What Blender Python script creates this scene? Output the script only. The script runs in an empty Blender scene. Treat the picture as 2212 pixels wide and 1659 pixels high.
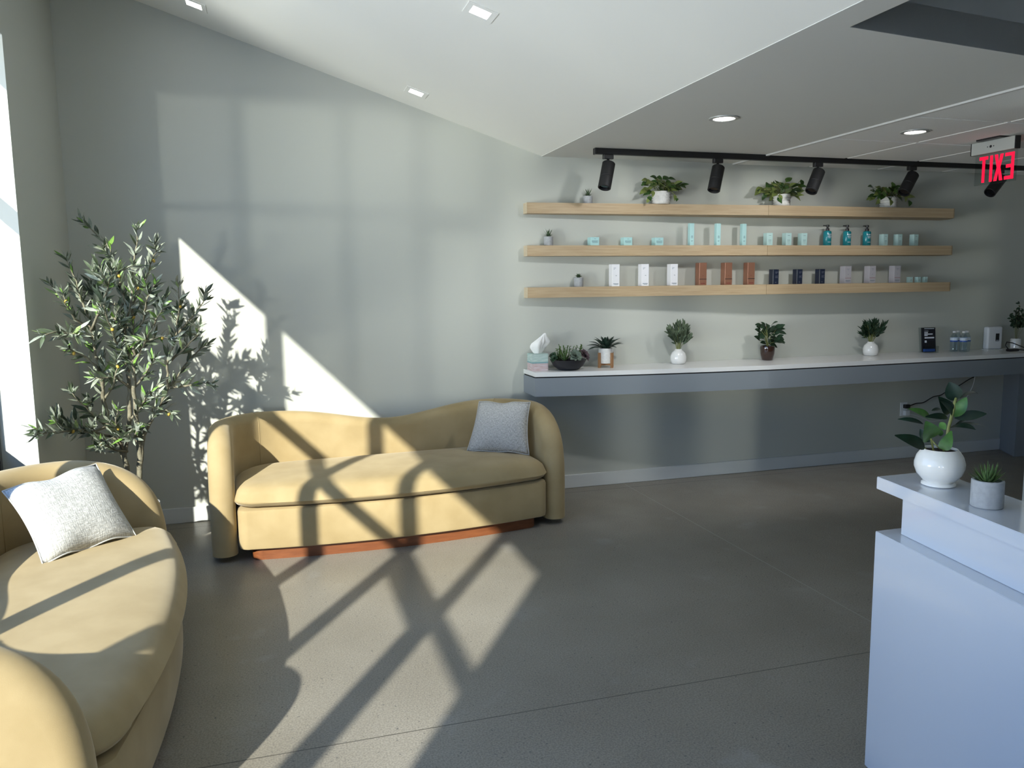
import bpy, bmesh, math, random
from mathutils import Vector, Matrix, Quaternion
random.seed(7)
S = bpy.context.scene
COL = S.collection
V = Vector
PI = math.pi

# ------------------------------------------------------------------ camera
# world: back wall is the plane Y=0, floor Z=0, the viewer stands at (0,-5.36) with the lens 1.5 m up
def make_camera():
    f, yaw, pitch, roll = 1709.73, 0.291075, 0.125261, -0.0116163
    cy, sy = math.cos(yaw), math.sin(yaw)
    fw = V((sy*math.cos(pitch), cy*math.cos(pitch), -math.sin(pitch)))
    r = V((cy, -sy, 0)); u = r.cross(fw)
    r2 = math.cos(roll)*r + math.sin(roll)*u
    u2 = -math.sin(roll)*r + math.cos(roll)*u
    cd = bpy.data.cameras.new('camera'); c = bpy.data.objects.new('camera', cd); COL.objects.link(c)
    m = Matrix((r2, u2, -fw)).transposed().to_4x4(); m.translation = V((0, -5.3621, 1.5))
    c.matrix_world = m
    cd.sensor_fit = 'HORIZONTAL'; cd.sensor_width = 36.0; cd.lens = f/2212*36.0
    cd.clip_start = 0.02; cd.clip_end = 400
    S.camera = c
make_camera()

# ------------------------------------------------------------------ light and exposure
S.view_settings.view_transform = 'Standard'; S.view_settings.look = 'None'
S.view_settings.gamma = 1.0; S.view_settings.exposure = 0.24
S.view_settings.use_curve_mapping = False
S.cycles.max_bounces = 10; S.cycles.diffuse_bounces = 6; S.cycles.glossy_bounces = 4
S.cycles.transparent_max_bounces = 16; S.cycles.sample_clamp_indirect = 6.0
S.cycles.use_denoising = True

SUN_DIR = V((1.0, 1.6, -1.015))       # the way sunlight travels
SUN_STRENGTH = 9.1
GLINT_DIR = V((0.55, 1.0, -0.01))     # sunlight thrown back by glass across the street, nearly level
GLINT_STRENGTH = 0.37
SKY_STRENGTH = 2.3

def make_sun(name, direction, strength, color, angle):
    ld = bpy.data.lights.new(name, 'SUN'); ld.energy = strength; ld.color = color; ld.angle = angle
    o = bpy.data.objects.new(name, ld); COL.objects.link(o)
    o.rotation_euler = direction.to_track_quat('-Z', 'Y').to_euler(); o.location = (-6, -10, 6)
make_sun('sun', SUN_DIR, SUN_STRENGTH, (1.0, 0.955, 0.86), math.radians(0.7))
make_sun('sun_glint', GLINT_DIR, GLINT_STRENGTH, (1.0, 0.985, 0.89), math.radians(1.9))
make_sun('sun_glow', V((1.0, 1.0, 0.0)), 0.64, (1.0, 1.0, 0.84), math.radians(6))  # second soft reflected sun, added to brighten the wall and shelves
def make_glare():
    # spot added to brighten the sloped ceiling, standing for sun glare off cars
    ld = bpy.data.lights.new('ceiling_fill_glare', 'SPOT'); ld.energy = 1100; ld.color = (1.0, .99, .93); ld.spot_size = math.radians(70); ld.spot_blend = .6; ld.shadow_soft_size = .9
    o = bpy.data.objects.new('ceiling_fill_glare', ld); COL.objects.link(o); o.location = (-5.2, -3.6, .5)
    o.rotation_euler = (V((1.6, -2.2, 2.75))-o.location).to_track_quat('-Z', 'Y').to_euler()
make_glare()

def make_world():
    w = bpy.data.worlds.new('sky'); S.world = w; w.use_nodes = True
    nt = w.node_tree; nt.nodes.clear()
    out = nt.nodes.new('ShaderNodeOutputWorld'); bg = nt.nodes.new('ShaderNodeBackground')
    # clear winter sky: pale at the horizon, blue above, with a few thin clouds
    g = nt.nodes.new('ShaderNodeNewGeometry'); sz = nt.nodes.new('ShaderNodeSeparateXYZ'); nt.links.new(g.outputs['Incoming'], sz.inputs[0])
    up = nt.nodes.new('ShaderNodeMath'); up.operation = 'MULTIPLY'; up.inputs[1].default_value = -1.0; nt.links.new(sz.outputs['Z'], up.inputs[0])
    sky = nt.nodes.new('ShaderNodeValToRGB'); e = sky.color_ramp.elements; nt.links.new(up.outputs[0], sky.inputs['Fac'])
    e[0].position = 0.0; e[0].color = (.52, .76, 1.14, 1); e[1].position = .75; e[1].color = (.12, .34, .92, 1)
    k = sky.color_ramp.elements.new(.25); k.color = (.32, .58, 1.12, 1)
    tc = nt.nodes.new('ShaderNodeTexCoord'); mp = nt.nodes.new('ShaderNodeMapping')
    mp.inputs['Scale'].default_value = (1.0, 1.0, 3.0)
    no = nt.nodes.new('ShaderNodeTexNoise'); no.inputs['Scale'].default_value = 2.2; no.inputs['Detail'].default_value = 5
    rp = nt.nodes.new('ShaderNodeValToRGB')
    rp.color_ramp.elements[0].position = 0.54; rp.color_ramp.elements[1].position = 0.82
    mx = nt.nodes.new('ShaderNodeMixRGB'); mx.inputs[2].default_value = (1.15, 1.3, 1.5, 1)
    L = nt.links.new
    L(tc.outputs['Generated'], mp.inputs['Vector']); L(mp.outputs['Vector'], no.inputs['Vector'])
    L(no.outputs['Fac'], rp.inputs['Fac']); L(rp.outputs['Color'], mx.inputs[0])
    L(sky.outputs['Color'], mx.inputs[1]); L(mx.outputs['Color'], bg.inputs['Color'])
    bg.inputs['Strength'].default_value = SKY_STRENGTH
    L(bg.outputs['Background'], out.inputs['Surface'])
make_world()

# ------------------------------------------------------------------ materials
def mat(name, color, rough=0.5, metal=0.0, spec=0.5, emit=None, estr=0.0, sheen=0.0, coat=0.0,
        noise=None, bump=None, color2=None, trans=0.0, ior=1.45, alpha=1.0):
    """noise=(scale, amount of color2, stretch xyz); bump=(scale, strength, distance, stretch)"""
    m = bpy.data.materials.new(name); m.use_nodes = True
    nt = m.node_tree; b = nt.nodes['Principled BSDF']; L = nt.links.new
    b.inputs['Base Color'].default_value = (*color, 1); b.inputs['Roughness'].default_value = rough
    b.inputs['Metallic'].default_value = metal; b.inputs['Specular IOR Level'].default_value = spec
    b.inputs['IOR'].default_value = ior
    if sheen: b.inputs['Sheen Weight'].default_value = sheen; b.inputs['Sheen Roughness'].default_value = 0.4; b.inputs['Sheen Tint'].default_value = (1, .93, .78, 1)
    if coat: b.inputs['Coat Weight'].default_value = coat; b.inputs['Coat Roughness'].default_value = 0.05
    if trans: b.inputs['Transmission Weight'].default_value = trans
    if emit: b.inputs['Emission Color'].default_value = (*emit, 1); b.inputs['Emission Strength'].default_value = estr
    if noise or bump:
        tc = nt.nodes.new('ShaderNodeTexCoord')
    if noise:
        mp = nt.nodes.new('ShaderNodeMapping'); mp.inputs['Scale'].default_value = noise[2] if len(noise) > 2 else (1, 1, 1)
        n = nt.nodes.new('ShaderNodeTexNoise'); n.inputs['Scale'].default_value = noise[0]; n.inputs['Detail'].default_value = 6
        r = nt.nodes.new('ShaderNodeValToRGB'); r.color_ramp.elements[0].position = 0.35; r.color_ramp.elements[1].position = 0.68
        c2 = color2 or tuple(x*0.8 for x in color)
        r.color_ramp.elements[0].color = (*color, 1); r.color_ramp.elements[1].color = (*[a+(c-a)*noise[1] for a, c in zip(color, c2)], 1)
        L(tc.outputs['Object'], mp.inputs['Vector']); L(mp.outputs['Vector'], n.inputs['Vector'])
        L(n.outputs['Fac'], r.inputs['Fac']); L(r.outputs['Color'], b.inputs['Base Color'])
    if bump:
        mp = nt.nodes.new('ShaderNodeMapping'); mp.inputs['Scale'].default_value = bump[3] if len(bump) > 3 else (1, 1, 1)
        n = nt.nodes.new('ShaderNodeTexNoise'); n.inputs['Scale'].default_value = bump[0]; n.inputs['Detail'].default_value = 4
        bp = nt.nodes.new('ShaderNodeBump'); bp.inputs['Strength'].default_value = bump[1]; bp.inputs['Distance'].default_value = bump[2]
        L(tc.outputs['Object'], mp.inputs['Vector']); L(mp.outputs['Vector'], n.inputs['Vector'])
        L(n.outputs['Fac'], bp.inputs['Height']); L(bp.outputs['Normal'], b.inputs['Normal'])
    return m

def glass_mat(name, tint=(1, 1, 1), gloss=1.0):
    m = bpy.data.materials.new(name); m.use_nodes = True; nt = m.node_tree; nt.nodes.clear(); L = nt.links.new
    out = nt.nodes.new('ShaderNodeOutputMaterial'); t = nt.nodes.new('ShaderNodeBsdfTransparent'); g = nt.nodes.new('ShaderNodeBsdfGlossy')
    t.inputs['Color'].default_value = (*tint, 1); g.inputs['Roughness'].default_value = 0.02
    fr = nt.nodes.new('ShaderNodeFresnel'); fr.inputs['IOR'].default_value = 1.45
    ml = nt.nodes.new('ShaderNodeMath'); ml.operation = 'MULTIPLY'; ml.inputs[1].default_value = gloss
    mx = nt.nodes.new('ShaderNodeMixShader')
    g2 = nt.nodes.new('ShaderNodeNewGeometry'); iv = nt.nodes.new('ShaderNodeMath'); iv.operation = 'SUBTRACT'; iv.inputs[0].default_value = 1.0
    L(g2.outputs['Backfacing'], iv.inputs[1]); m2 = nt.nodes.new('ShaderNodeMath'); m2.operation = 'MULTIPLY'
    L(fr.outputs['Fac'], m2.inputs[0]); L(iv.outputs[0], m2.inputs[1])      # no total reflection where light leaves the thin pane
    L(m2.outputs[0], ml.inputs[0]); L(ml.outputs[0], mx.inputs[0]); L(t.outputs[0], mx.inputs[1]); L(g.outputs[0], mx.inputs[2])
    L(mx.outputs[0], out.inputs['Surface'])
    return m

def floor_mat():
    m = bpy.data.materials.new('polished_concrete'); m.use_nodes = True
    nt = m.node_tree; b = nt.nodes['Principled BSDF']; L = nt.links.new
    g = nt.nodes.new('ShaderNodeNewGeometry'); sx = nt.nodes.new('ShaderNodeSeparateXYZ'); L(g.outputs['Position'], sx.inputs[0])
    def noise(scale, detail):
        n = nt.nodes.new('ShaderNodeTexNoise'); n.inputs['Scale'].default_value = scale; n.inputs['Detail'].default_value = detail
        L(g.outputs['Position'], n.inputs['Vector']); return n.outputs['Fac']
    def ramp(fac, p0, c0, p1, c1):
        r = nt.nodes.new('ShaderNodeValToRGB'); e = r.color_ramp.elements
        e[0].position, e[1].position = p0, p1; e[0].color = (*c0, 1); e[1].color = (*c1, 1); L(fac, r.inputs['Fac']); return r.outputs['Color']
    def mix(fac, a, c, mode='MIX'):
        x = nt.nodes.new('ShaderNodeMixRGB'); x.blend_type = mode
        if hasattr(fac, 'links'): L(fac, x.inputs[0])
        else: x.inputs[0].default_value = fac
        for i, q in ((1, a), (2, c)):
            if hasattr(q, 'links'): L(q, x.inputs[i])
            else: x.inputs[i].default_value = (*q, 1)
        return x.outputs['Color']
    base = ramp(noise(1.3, 8), .3, (0.205, 0.187, 0.155), .72, (0.270, 0.250, 0.212))
    fine = ramp(noise(160, 2), .38, (0.72, 0.72, 0.72), .62, (1.2, 1.2, 1.18))
    base = mix(0.75, base, fine, 'MULTIPLY')
    speck = ramp(noise(75, 1), .70, (0, 0, 0), .74, (1, 1, 1))
    base = mix(speck, base, (0.11, 0.105, 0.10))
    stain = ramp(noise(3.1, 10), .63, (0, 0, 0), .75, (.5, .5, .5))
    base = mix(stain, base, (0.33, 0.32, 0.30))
    def line(axis, at, half):
        a = nt.nodes.new('ShaderNodeMath'); a.operation = 'SUBTRACT'; L(sx.outputs[axis], a.inputs[0]); a.inputs[1].default_value = at
        c = nt.nodes.new('ShaderNodeMath'); c.operation = 'ABSOLUTE'; L(a.outputs[0], c.inputs[0])
        d = nt.nodes.new('ShaderNodeMath'); d.operation = 'LESS_THAN'; L(c.outputs[0], d.inputs[0]); d.inputs[1].default_value = half
        return d.outputs[0]
    for ax, at, hw, col in ((1, -2.85, .0022, (.07, .065, .055)), (1, -0.132, .003, (.06, .055, .05)), (0, 2.47, .0024, (.34, .33, .31)), (0, 6.0, .003, (.06, .05, .05))):
        base = mix(line(ax, at, hw), base, col)
    L(base, b.inputs['Base Color'])
    rr = ramp(noise(2.4, 6), .3, (.30, .30, .30), .7, (.46, .46, .46)); L(rr, b.inputs['Roughness'])
    b.inputs['Specular IOR Level'].default_value = 0.32
    return m

def wood_mat(name, c1, c2, stretch, scale=9.0, rough=0.45):
    m = bpy.data.materials.new(name); m.use_nodes = True; nt = m.node_tree; b = nt.nodes['Principled BSDF']; L = nt.links.new
    tc = nt.nodes.new('ShaderNodeTexCoord'); mp = nt.nodes.new('ShaderNodeMapping'); mp.inputs['Scale'].default_value = stretch
    n = nt.nodes.new('ShaderNodeTexNoise'); n.inputs['Scale'].default_value = scale; n.inputs['Detail'].default_value = 8; n.inputs['Roughness'].default_value = .65
    r = nt.nodes.new('ShaderNodeValToRGB'); e = r.color_ramp.elements; e[0].position, e[1].position = .32, .68; e[0].color = (*c1, 1); e[1].color = (*c2, 1)
    L(tc.outputs['Object'], mp.inputs['Vector']); L(mp.outputs['Vector'], n.inputs['Vector']); L(n.outputs['Fac'], r.inputs['Fac']); L(r.outputs['Color'], b.inputs['Base Color'])
    b.inputs['Roughness'].default_value = rough
    return m

def weave_mat(name, c1, c2, scale, strength):
    m = bpy.data.materials.new(name); m.use_nodes = True; nt = m.node_tree; b = nt.nodes['Principled BSDF']; L = nt.links.new
    tc = nt.nodes.new('ShaderNodeTexCoord'); outs = []
    for st in ((scale, scale*6, scale), (scale*6, scale, scale)):
        mp = nt.nodes.new('ShaderNodeMapping'); mp.inputs['Scale'].default_value = st
        n = nt.nodes.new('ShaderNodeTexNoise'); n.inputs['Scale'].default_value = 1.0; n.inputs['Detail'].default_value = 3
        L(tc.outputs['UV'], mp.inputs['Vector']); L(mp.outputs['Vector'], n.inputs['Vector']); outs.append(n.outputs['Fac'])
    mx = nt.nodes.new('ShaderNodeMath'); mx.operation = 'MULTIPLY'; L(outs[0], mx.inputs[0]); L(outs[1], mx.inputs[1])
    r = nt.nodes.new('ShaderNodeValToRGB'); e = r.color_ramp.elements; e[0].position, e[1].position = .16, .34; e[0].color = (*c1, 1); e[1].color = (*c2, 1)
    L(mx.outputs[0], r.inputs['Fac']); L(r.outputs['Color'], b.inputs['Base Color'])
    bp = nt.nodes.new('ShaderNodeBump'); bp.inputs['Strength'].default_value = strength; bp.inputs['Distance'].default_value = .004
    L(mx.outputs[0], bp.inputs['Height']); L(bp.outputs['Normal'], b.inputs['Normal'])
    b.inputs['Roughness'].default_value = .9; b.inputs['Specular IOR Level'].default_value = .15
    return m

def leaf_mat(name, top, under, rough=0.45, spec=0.4):
    m = bpy.data.materials.new(name); m.use_nodes = True; nt = m.node_tree; b = nt.nodes['Principled BSDF']; L = nt.links.new
    g = nt.nodes.new('ShaderNodeNewGeometry'); mx = nt.nodes.new('ShaderNodeMixRGB')
    mx.inputs[1].default_value = (*top, 1); mx.inputs[2].default_value = (*under, 1); L(g.outputs['Backfacing'], mx.inputs[0])
    n = nt.nodes.new('ShaderNodeTexNoise'); n.inputs['Scale'].default_value = 40
    tc = nt.nodes.new('ShaderNodeTexCoord'); L(tc.outputs['Object'], n.inputs['Vector'])
    r = nt.nodes.new('ShaderNodeValToRGB'); r.color_ramp.elements[0].position = .3; r.color_ramp.elements[1].position = .7
    r.color_ramp.elements[0].color = (.7, .7, .7, 1); r.color_ramp.elements[1].color = (1.25, 1.25, 1.2, 1); L(n.outputs['Fac'], r.inputs['Fac'])
    m2 = nt.nodes.new('ShaderNodeMixRGB'); m2.blend_type = 'MULTIPLY'; m2.inputs[0].default_value = 1; L(mx.outputs[0], m2.inputs[1]); L(r.outputs[0], m2.inputs[2])
    L(m2.outputs[0], b.inputs['Base Color']); b.inputs['Roughness'].default_value = rough; b.inputs['Specular IOR Level'].default_value = spec
    return m

M = {}
M['wall'] = mat('wall_paint', (0.512, 0.525, 0.478), .75, spec=.25, bump=(220, .04, .002))
M['ceil'] = mat('ceiling_paint', (0.80, 0.80, 0.75), .85, spec=.2)
M['ceil2'] = mat('ceiling_paint_flat', (0.68, 0.685, 0.655), .85, spec=.2)
M['tile'] = mat('ceiling_tile', (0.88, 0.88, 0.86), .9, spec=.1, noise=(260, 1.0), color2=(.78, .78, .76))
M['grid'] = mat('ceiling_grid', (0.58, 0.58, 0.56), .5)
M['recess'] = mat('recess_paint', (0.50, 0.52, 0.52), .8, spec=.2)
M['base'] = mat('baseboard_paint', (0.62, 0.64, 0.63), .5)
M['floor'] = floor_mat()
M['alu'] = mat('window_aluminium', (0.10, 0.105, 0.11), .45, metal=.4)
M['spandrel'] = mat('spandrel', (0.09, 0.095, 0.10), .6)
M['glass'] = glass_mat('window_glass', (.97, .985, .98), 1.0)
M['ground'] = mat('pavement', (0.80, 0.79, 0.74), .9, noise=(.8, 1.0), color2=(.70, .69, .65))
M['velvet'] = mat('tan_velvet', (0.388, 0.300, 0.160), .8, spec=.2, sheen=.3, noise=(5.5, 1.0), color2=(.325, .245, .122), bump=(420, .12, .002))
M['plinth'] = wood_mat('plinth_wood', (0.140, 0.043, 0.014), (0.205, 0.068, 0.023), (1.2, 14, 14), 4)
M['oak'] = wood_mat('oak', (0.40, 0.285, 0.165), (0.51, 0.39, 0.245), (.55, 16, 26), 3.2, .55)
M['oakpale'] = wood_mat('oak_edge', (0.48, 0.39, 0.26), (0.55, 0.46, 0.33), (10, 10, 30), 4, .55)
M['linen'] = weave_mat('grey_linen', (0.31, 0.305, 0.29), (0.58, 0.575, 0.55), 26, .5)
M['boucle'] = weave_mat('white_boucle', (0.36, 0.36, 0.34), (0.60, 0.60, 0.575), 15, 1.0)
M['quartz'] = mat('white_quartz', (0.78, 0.78, 0.77), .25)
M['apron'] = mat('grey_laminate', (0.235, 0.262, 0.290), .5, spec=.35)
M['gap'] = mat('black_gap', (0.012, 0.012, 0.014), .7)
M['gloss'] = mat('white_gloss_laminate', (0.565, 0.61, 0.68), .07, coat=.6)
M['black'] = mat('black_metal', (0.012, 0.012, 0.013), .45, spec=.4)
M['blackp'] = mat('black_plastic', (0.015, 0.015, 0.017), .35)
M['lens'] = mat('lamp_lens', (1, 1, 1), .4, emit=(1, .985, .95), estr=9)
M['trimw'] = mat('lamp_trim', (0.72, 0.73, 0.70), .5)
M['trimgrey'] = mat('lamp_trim_grey', (0.42, 0.43, 0.42), .4, metal=.3)
M['exitred'] = mat('exit_red', (0.8, 0.01, 0.05), .4, emit=(1.0, .0, .045), estr=.6)
M['acrylic'] = glass_mat('clear_acrylic', (.84, .87, .865), .9)
M['exitbody'] = mat('exit_housing', (0.48, 0.50, 0.47), .5, metal=.2)
M['concrete'] = mat('concrete_pot', (0.40, 0.41, 0.42), .85, noise=(60, 1.0), color2=(.33, .34, .35))
M['cerwhite'] = mat('white_ceramic', (0.78, 0.775, 0.75), .12, coat=.5)
M['cermatte'] = mat('white_ceramic_satin', (0.74, 0.73, 0.70), .35, noise=(70, .8), color2=(.62, .61, .58))
M['bowl'] = mat('charcoal_bowl', (0.022, 0.022, 0.026), .5)
M['brown'] = mat('brown_glaze', (0.030, 0.012, 0.007), .08, coat=.7)
M['walnut'] = wood_mat('stand_wood', (0.26, 0.13, 0.06), (0.38, 0.21, 0.10), (12, 12, 1.5), 5)
M['soil'] = mat('soil', (0.018, 0.012, 0.01), .95, bump=(120, 1, .01))
M['pebble'] = mat('pebbles', (0.55, 0.53, 0.48), .8, noise=(90, 1.0), color2=(.3, .27, .22))
M['mint'] = mat('mint_card', (0.42, 0.66, 0.655), .45)
M['mintpale'] = mat('pale_mint_card', (0.50, 0.70, 0.68), .45)
M['whitecard'] = mat('white_card', (0.80, 0.80, 0.83), .45)
M['copper'] = mat('copper_card', (0.34, 0.165, 0.105), .32, metal=.45)
M['navy'] = mat('navy_card', (0.016, 0.022, 0.045), .25)
M['lilac'] = mat('lilac_card', (0.40, 0.385, 0.41), .45)
M['teal'] = mat('teal_bottle', (0.012, 0.20, 0.235), .18)
M['inkgrey'] = mat('grey_ink', (0.17, 0.19, 0.25), .6)
M['ink'] = mat('dark_ink', (0.10, 0.16, 0.20), .6)
M['inkw'] = mat('pale_ink', (0.62, 0.66, 0.72), .6)
M['inkred'] = mat('rust_ink', (0.22, 0.05, 0.04), .6)
M['silver'] = mat('silver_foil', (0.70, 0.72, 0.76), .25, metal=.9)
M['bluep'] = mat('blue_print', (0.03, 0.10, 0.42), .4)
M['labelw'] = mat('bottle_label', (0.62, 0.70, 0.80), .5)
M['water'] = glass_mat('water_bottle_plastic', (.86, .91, .94), 1.6)
M['routerw'] = mat('router_white', (0.66, 0.68, 0.72), .4)
M['plastic'] = mat('white_plastic', (0.74, 0.75, 0.76), .4)
M['tissue'] = mat('tissue_paper', (0.82, 0.82, 0.80), .9)
M['box_green'] = mat('tissue_box_green', (0.36, 0.50, 0.47), .6, noise=(18, 1, (1, 1, 4)), color2=(.55, .64, .60))
M['box_pink'] = mat('tissue_box_pink', (0.50, 0.36, 0.34), .6, noise=(18, 1, (1, 1, 5)), color2=(.62, .55, .58))
M['box_teal'] = mat('tissue_box_teal', (0.20, 0.36, 0.38), .6)
M['bark'] = mat('olive_bark', (0.25, 0.235, 0.165), .9, noise=(30, 1.0), color2=(.13, .115, .08), bump=(60, .6, .006))
M['twig'] = mat('twig', (0.26, 0.27, 0.15), .8)
M['olive_leaf'] = leaf_mat('olive_leaf', (0.075, 0.100, 0.060), (0.27, 0.30, 0.245))
M['olive_leaf_pale'] = leaf_mat('olive_leaf_pale', (0.245, 0.275, 0.22), (0.34, 0.37, 0.315))
M['olive_leaf_fresh'] = leaf_mat('olive_leaf_fresh', (0.16, 0.30, 0.06), (0.30, 0.40, 0.16))
M['olive_fruit'] = mat('olive_fruit', (0.48, 0.32, 0.05), .4)
M['rubber'] = leaf_mat('rubber_leaf', (0.009, 0.026, 0.017), (0.030, 0.065, 0.030), .36, .3)
M['rubber_fresh'] = leaf_mat('rubber_leaf_fresh', (0.050, 0.150, 0.028), (0.07, 0.15, 0.04), .35, .5)
M['stemgreen'] = mat('green_stem', (0.22, 0.24, 0.08), .7)
M['pothos'] = leaf_mat('pothos_leaf', (0.035, 0.085, 0.018), (0.06, 0.11, 0.03), .35, .4)
M['pothos_gold'] = leaf_mat('pothos_leaf_gold', (0.17, 0.21, 0.06), (0.10, 0.14, 0.05), .35, .4)
M['agave'] = leaf_mat('agave_leaf', (0.016, 0.036, 0.026), (0.025, 0.05, 0.035), .4, .4)
M['sage'] = leaf_mat('sage_leaf', (0.10, 0.135, 0.085), (0.20, 0.23, 0.17), .6, .2)
M['darkleaf'] = leaf_mat('dark_leaf', (0.022, 0.050, 0.026), (0.05, 0.085, 0.05), .5, .3)
M['aloe'] = leaf_mat('aloe_leaf', (0.075, 0.14, 0.035), (0.08, 0.14, 0.05), .5, .3)
M['rosette'] = leaf_mat('rosette_leaf', (0.16, 0.21, 0.17), (0.18, 0.23, 0.19), .6, .2)
M['rosette_plum'] = leaf_mat('rosette_leaf_plum', (0.12, 0.085, 0.10), (0.15, 0.11, 0.12), .6, .2)
M['succ'] = leaf_mat('succulent_leaf', (0.045, 0.085, 0.035), (0.06, 0.10, 0.05), .5, .3)
M['screen'] = mat('dark_screen', (0.006, 0.007, 0.01), .1)
M['brochure'] = mat('brochure_ink', (0.008, 0.009, 0.016), .25)
M['lampshell'] = mat('track_lamp_black', (0.010, 0.010, 0.011), .55, bump=(40, .3, .002, (1, 1, 8)))

# ------------------------------------------------------------------ mesh helpers
class MB:
    def __init__(s): s.bm = bmesh.new(); s.uv = None
    def box(s, x0, x1, y0, y1, z0, z1, bev=0.0, seg=2, mi=0):
        vs = [s.bm.verts.new(p) for p in ((x0,y0,z0),(x1,y0,z0),(x1,y1,z0),(x0,y1,z0),(x0,y0,z1),(x1,y0,z1),(x1,y1,z1),(x0,y1,z1))]
        fs = [s.bm.faces.new([vs[i] for i in q]) for q in ((3,2,1,0),(4,5,6,7),(0,1,5,4),(1,2,6,5),(2,3,7,6),(3,0,4,7))]
        for f in fs: f.material_index = mi
        if bev > 0:
            es = list({e for f in fs for e in f.edges})
            r = bmesh.ops.bevel(s.bm, geom=es, offset=bev, segments=seg, affect='EDGES', profile=.5)
            for f in r['faces']: f.material_index = mi; f.smooth = False
        return s
    def prism(s, pts, z0, z1, mi=0, bev=0.0):
        """counter-clockwise outline in XY"""
        a = [s.bm.verts.new((x, y, z0)) for x, y in pts]; b = [s.bm.verts.new((x, y, z1)) for x, y in pts]; n = len(pts)
        fs = [s.bm.faces.new(list(reversed(a))), s.bm.faces.new(b)]
        fs += [s.bm.faces.new((a[i], a[(i+1) % n], b[(i+1) % n], b[i])) for i in range(n)]
        for f in fs: f.material_index = mi
        if bev > 0:
            bmesh.ops.bevel(s.bm, geom=list({e for f in fs for e in f.edges}), offset=bev, segments=2, affect='EDGES')
        return s
    def quad(s, *p, mi=0):
        f = s.bm.faces.new([s.bm.verts.new(q) for q in p]); f.material_index = mi; return s
    def rings(s, rings, close=True, cap0=True, cap1=True, mi=0, smooth=True):
        R = [[s.bm.verts.new(p) for p in r] for r in rings]; n = len(R[0])
        for a, b in zip(R, R[1:]):
            for i in range(n if close else n-1):
                f = s.bm.faces.new((a[i], a[(i+1) % n], b[(i+1) % n], b[i])); f.smooth = smooth; f.material_index = mi
        if cap0: f = s.bm.faces.new(list(reversed(R[0]))); f.material_index = mi
        if cap1: f = s.bm.faces.new(R[-1]); f.material_index = mi
        return s
    def lathe(s, prof, c=(0, 0, 0), n=32, mi=0, cap0=True, cap1=False):
        return s.rings([[(c[0]+r*math.cos(2*PI*i/n), c[1]+r*math.sin(2*PI*i/n), c[2]+z) for i in range(n)] for r, z in prof], cap0=cap0, cap1=cap1, mi=mi)
    def tube(s, pts, rad, n=8, mi=0, cap=True):
        pts = [V(p) for p in pts]; rr = rad if isinstance(rad, (list, tuple)) else [rad]*len(pts)
        t = (pts[1]-pts[0]).normalized(); up = V((0, 0, 1)) if abs(t.z) < .9 else V((1, 0, 0))
        nx = t.cross(up).normalized(); R = []
        for i, p in enumerate(pts):
            t2 = (pts[min(i+1, len(pts)-1)]-pts[max(i-1, 0)]).normalized()
            q = t.rotation_difference(t2); nx = q @ nx; t = t2; ny = t.cross(nx).normalized()
            R.append([p+rr[i]*(math.cos(2*PI*k/n)*nx+math.sin(2*PI*k/n)*ny) for k in range(n)])
        return s.rings(R, cap0=cap, cap1=cap, mi=mi)
    def leaf(s, a, b, w, nrm=None, bend=0.15, fold=0.25, prof='lens', seg=5, mi=0):
        """a leaf blade from a to b, w wide, its face turned to nrm"""
        a, b = V(a), V(b); d = b-a; L = d.length
        if L < 1e-5: return s
        t = d/L; n = V(nrm) if nrm is not None else V((0, -.4, 1))
        side = t.cross(n)
        if side.length < 1e-4: side = t.cross(V((1, .3, 0)))
        side.normalize(); n = side.cross(t).normalized(); prev = None
        for i in range(seg+1):
            u = i/seg
            if prof == 'lens': k = math.sin(PI*min(1, u*.96+.04)**.9)
            elif prof == 'oval': k = max(.04, math.sin(PI*(u**.85)))**.75
            elif prof == 'heart': k = max(.05, math.sin(PI*(u**.62)))**.8
            else: k = (1-u)**.75*(1 if u > .02 else .8)
            p = a+d*u+n*(bend*L*(4*u*(1-u))*.5); hw = .5*w*k
            row = [s.bm.verts.new(p-side*hw+n*(fold*hw)), s.bm.verts.new(p), s.bm.verts.new(p+side*hw+n*(fold*hw))]
            if prev:
                for j in (0, 1):
                    f = s.bm.faces.new((prev[j], prev[j+1], row[j+1], row[j])); f.smooth = True; f.material_index = mi
            prev = row
        return s
    def ellipsoid(s, c, r, axis=(0, 0, 1), n=10, mi=0):
        q = V((0, 0, 1)).rotation_difference(V(axis)); R = []
        for j in range(1, 8):
            a = PI*j/8
            R.append([V(c)+q @ V((r[0]*math.sin(a)*math.cos(2*PI*i/n), r[1]*math.sin(a)*math.sin(2*PI*i/n), -r[2]*math.cos(a))) for i in range(n)])
        return s.rings(R, mi=mi)
    def fan(s, ring, c, up=True, mi=0):
        R = [s.bm.verts.new(p) for p in ring]; k = s.bm.verts.new(c)
        for i in range(len(R)):
            f = s.bm.faces.new((R[i], R[(i+1) % len(R)], k)); f.smooth = True; f.material_index = mi
        return s
    def build(s, name, mats, parent=None, smooth_angle=None, recalc=False):
        if recalc: bmesh.ops.recalc_face_normals(s.bm, faces=s.bm.faces)
        me = bpy.data.meshes.new(name); s.bm.to_mesh(me); s.bm.free()
        for m in (mats if isinstance(mats, (list, tuple)) else [mats]): me.materials.append(m)
        o = bpy.data.objects.new(name, me); COL.objects.link(o)
        if parent: o.parent = parent
        return o

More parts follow.
